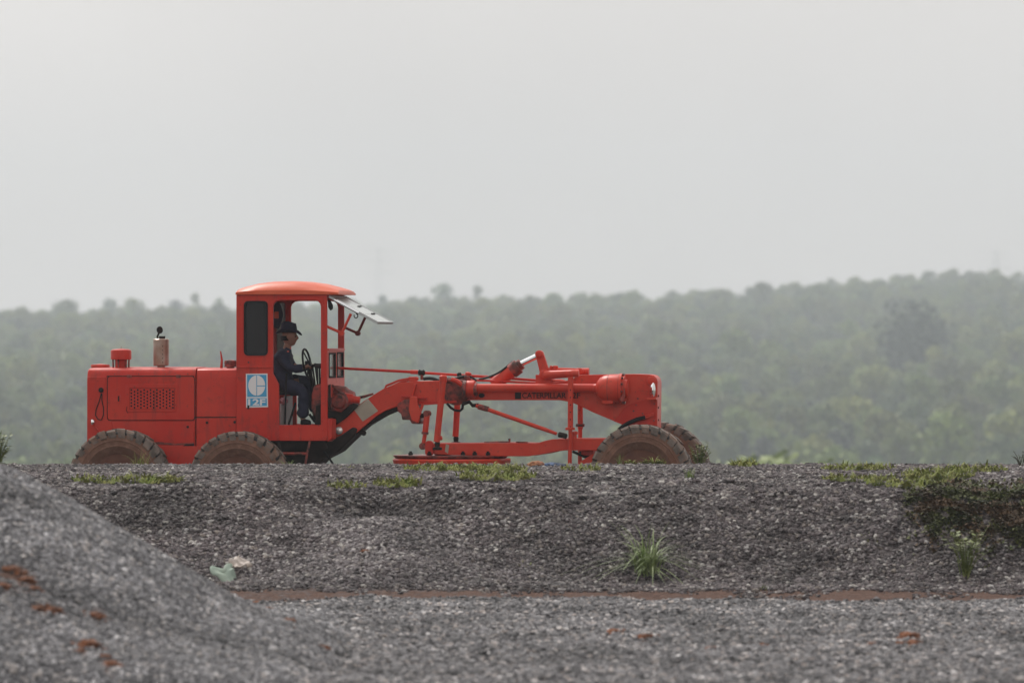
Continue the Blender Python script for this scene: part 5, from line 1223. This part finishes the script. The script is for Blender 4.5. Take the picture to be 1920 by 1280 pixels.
clod(1520, 872, .10, 'flat black soil lump on the crest of the bank', mat('black_soil', (0.018, 0.016, 0.016), 0.95), 'soil_lump', 'soil lump', .35)
for px, py, r, lab in ((618, 1108, .06, 'low brown grey rock at the foot of the slumped gravel'), (1015, 955, .045, 'pale edged rock high on the bank face below the drawbar'), (1500, 1092, .055, 'flat purplish rock at the foot of the bank past the grass tuft'), (760, 1050, .045, 'angular rock at the side of the slumped gravel'), (1545, 990, .04, 'grey rock halfway up the bank face before the creepers'), (1832, 938, .04, 'pale stone among the dark creepers at the bank edge')):
    clod(px, py, r, lab, PALESTONE if 'pale stone' in lab else BIGSTONE, 'loose_rock', 'rock', .65, None, 0)
# torn sack near the heap
sk0 = hit(428, 1082, 60)
def sheet(name, corners, m_, label, cat, base, th=.01, seed=0, sub=10, rough_=.05):
    bm = bmesh.new(); g = []
    for j in range(sub + 1):
        row = []
        for i in range(sub + 1):
            u, v = i / sub, j / sub; p = corners[0] * (1 - u) * (1 - v) + corners[1] * u * (1 - v) + corners[2] * u * v + corners[3] * (1 - u) * v
            p = p + Vector((noise.noise(Vector((u * 3, v * 3, seed))), -abs(noise.noise(Vector((u * 2.5, v * 2.5, seed + 5)))), noise.noise(Vector((u * 3, v * 3, seed + 9))))) * rough_
            row.append(bm.verts.new(p))
        g.append(row)
    for j in range(sub):
        for i in range(sub): bm.faces.new((g[j][i], g[j][i + 1], g[j + 1][i + 1], g[j + 1][i]))
    o = link(name, bm, m_, smooth=60); o.location = base; s = o.modifiers.new('thick', 'SOLIDIFY'); s.thickness = th
    return tag(o, label, cat)
k_ = 1 / 183.0
def sp(px, py, y): return Vector(((px - 428) * k_, y, (1082 - py) * k_))
SACKG = mat('pale_green_plastic', (0.36, 0.44, 0.36), 0.6, var=(0.28, 0.36, 0.30), scale=8)
SACKW = mat('dirty_white_plastic', (0.50, 0.44, 0.40), 0.6, var=(0.38, 0.31, 0.26), scale=9, dirt=(0.07, 0.05, 0.035), dirt_scale=7, dirt_lo=.55, dirt_hi=.7)
sheet('torn_sack', [sp(397, 1070, -.25), sp(430, 1104, -.28), sp(446, 1090, -.05), sp(436, 1062, .02)], SACKG, 'crumpled pale green plastic sack at the foot of the bank beside the heap', 'sack', sk0 + Vector((0, -.05, .03)), seed=2)
sheet('torn_wrapper', [sp(428, 1058, .05), sp(440, 1068, -.05), sp(473, 1064, .02), sp(446, 1048, .15)], SACKW, 'dirty white torn wrapper lying against the pale green sack', 'wrapper', sk0 + Vector((0, .05, .03)), seed=8)
# litter on the bank crest under the machine
lb = at_d(1040, 73.2)
bm = bmesh.new(); bmesh.ops.create_icosphere(bm, subdivisions=3, radius=1)
for v in bm.verts: v.co = Vector((v.co.x * .10, v.co.y * .08, v.co.z * .05)) * (1 + .3 * noise.noise(v.co * 3))
o = link('orange_rag', bm, mat('orange_rag', (0.36, 0.16, 0.07), 0.9, var=(0.2, 0.08, 0.05), scale=18)); o.location = at_d(1006, 73.3) + Vector((0, 0, .02)); tag(o, 'orange brown rag on the bank crest below the front frame', 'rag')
bm = bmesh.new(); bmesh.ops.create_icosphere(bm, subdivisions=3, radius=1)
for v in bm.verts: v.co = Vector((v.co.x * .14, v.co.y * .08, v.co.z * .035)) * (1 + .35 * noise.noise(v.co * 2.6 + Vector((9, 0, 0))))
o = link('blue_cloth', bm, mat('blue_cloth', (0.08, 0.13, 0.24), 0.9, var=(0.03, 0.035, 0.05), scale=14)); o.location = at_d(1038, 73.3) + Vector((0, 0, .02)); tag(o, 'crumpled blue and dark cloth on the bank crest next to the lift post', 'cloth')
for px, lab in ((276, 'smaller bright red scrap on the gravel before the rear wheel'), (290, 'larger bright red scrap next to another before the rear wheel')):
    o = clod(px, 868.5, .025, lab, mat('red_scrap', (0.5, 0.05, 0.03), 0.7), 'red_scrap', 'scrap', .7, 'red scraps before the rear wheel')

# ------------------------------------------------------------------ haze
bm = bmesh.new(); box(bm, (-1300, -80, -75), (1300, 3500, 110)); hz = link('haze', bm, bpy.data.materials.new('haze_air'), smooth=0); hz['kind'] = 'stuff'; hz['label'] = 'pale grey haze in the air'
hm = hz.data.materials[0]; hm.use_nodes = True; hn = hm.node_tree.nodes; hn.clear()
ho = hn.new('ShaderNodeOutputMaterial'); pv = hn.new('ShaderNodeVolumePrincipled'); pv.inputs['Density'].default_value = 0.00026; pv.inputs['Color'].default_value = (0.845, 0.915, 0.985, 1); pv.inputs['Anisotropy'].default_value = 0.15
hm.node_tree.links.new(pv.outputs[0], ho.inputs['Volume'])
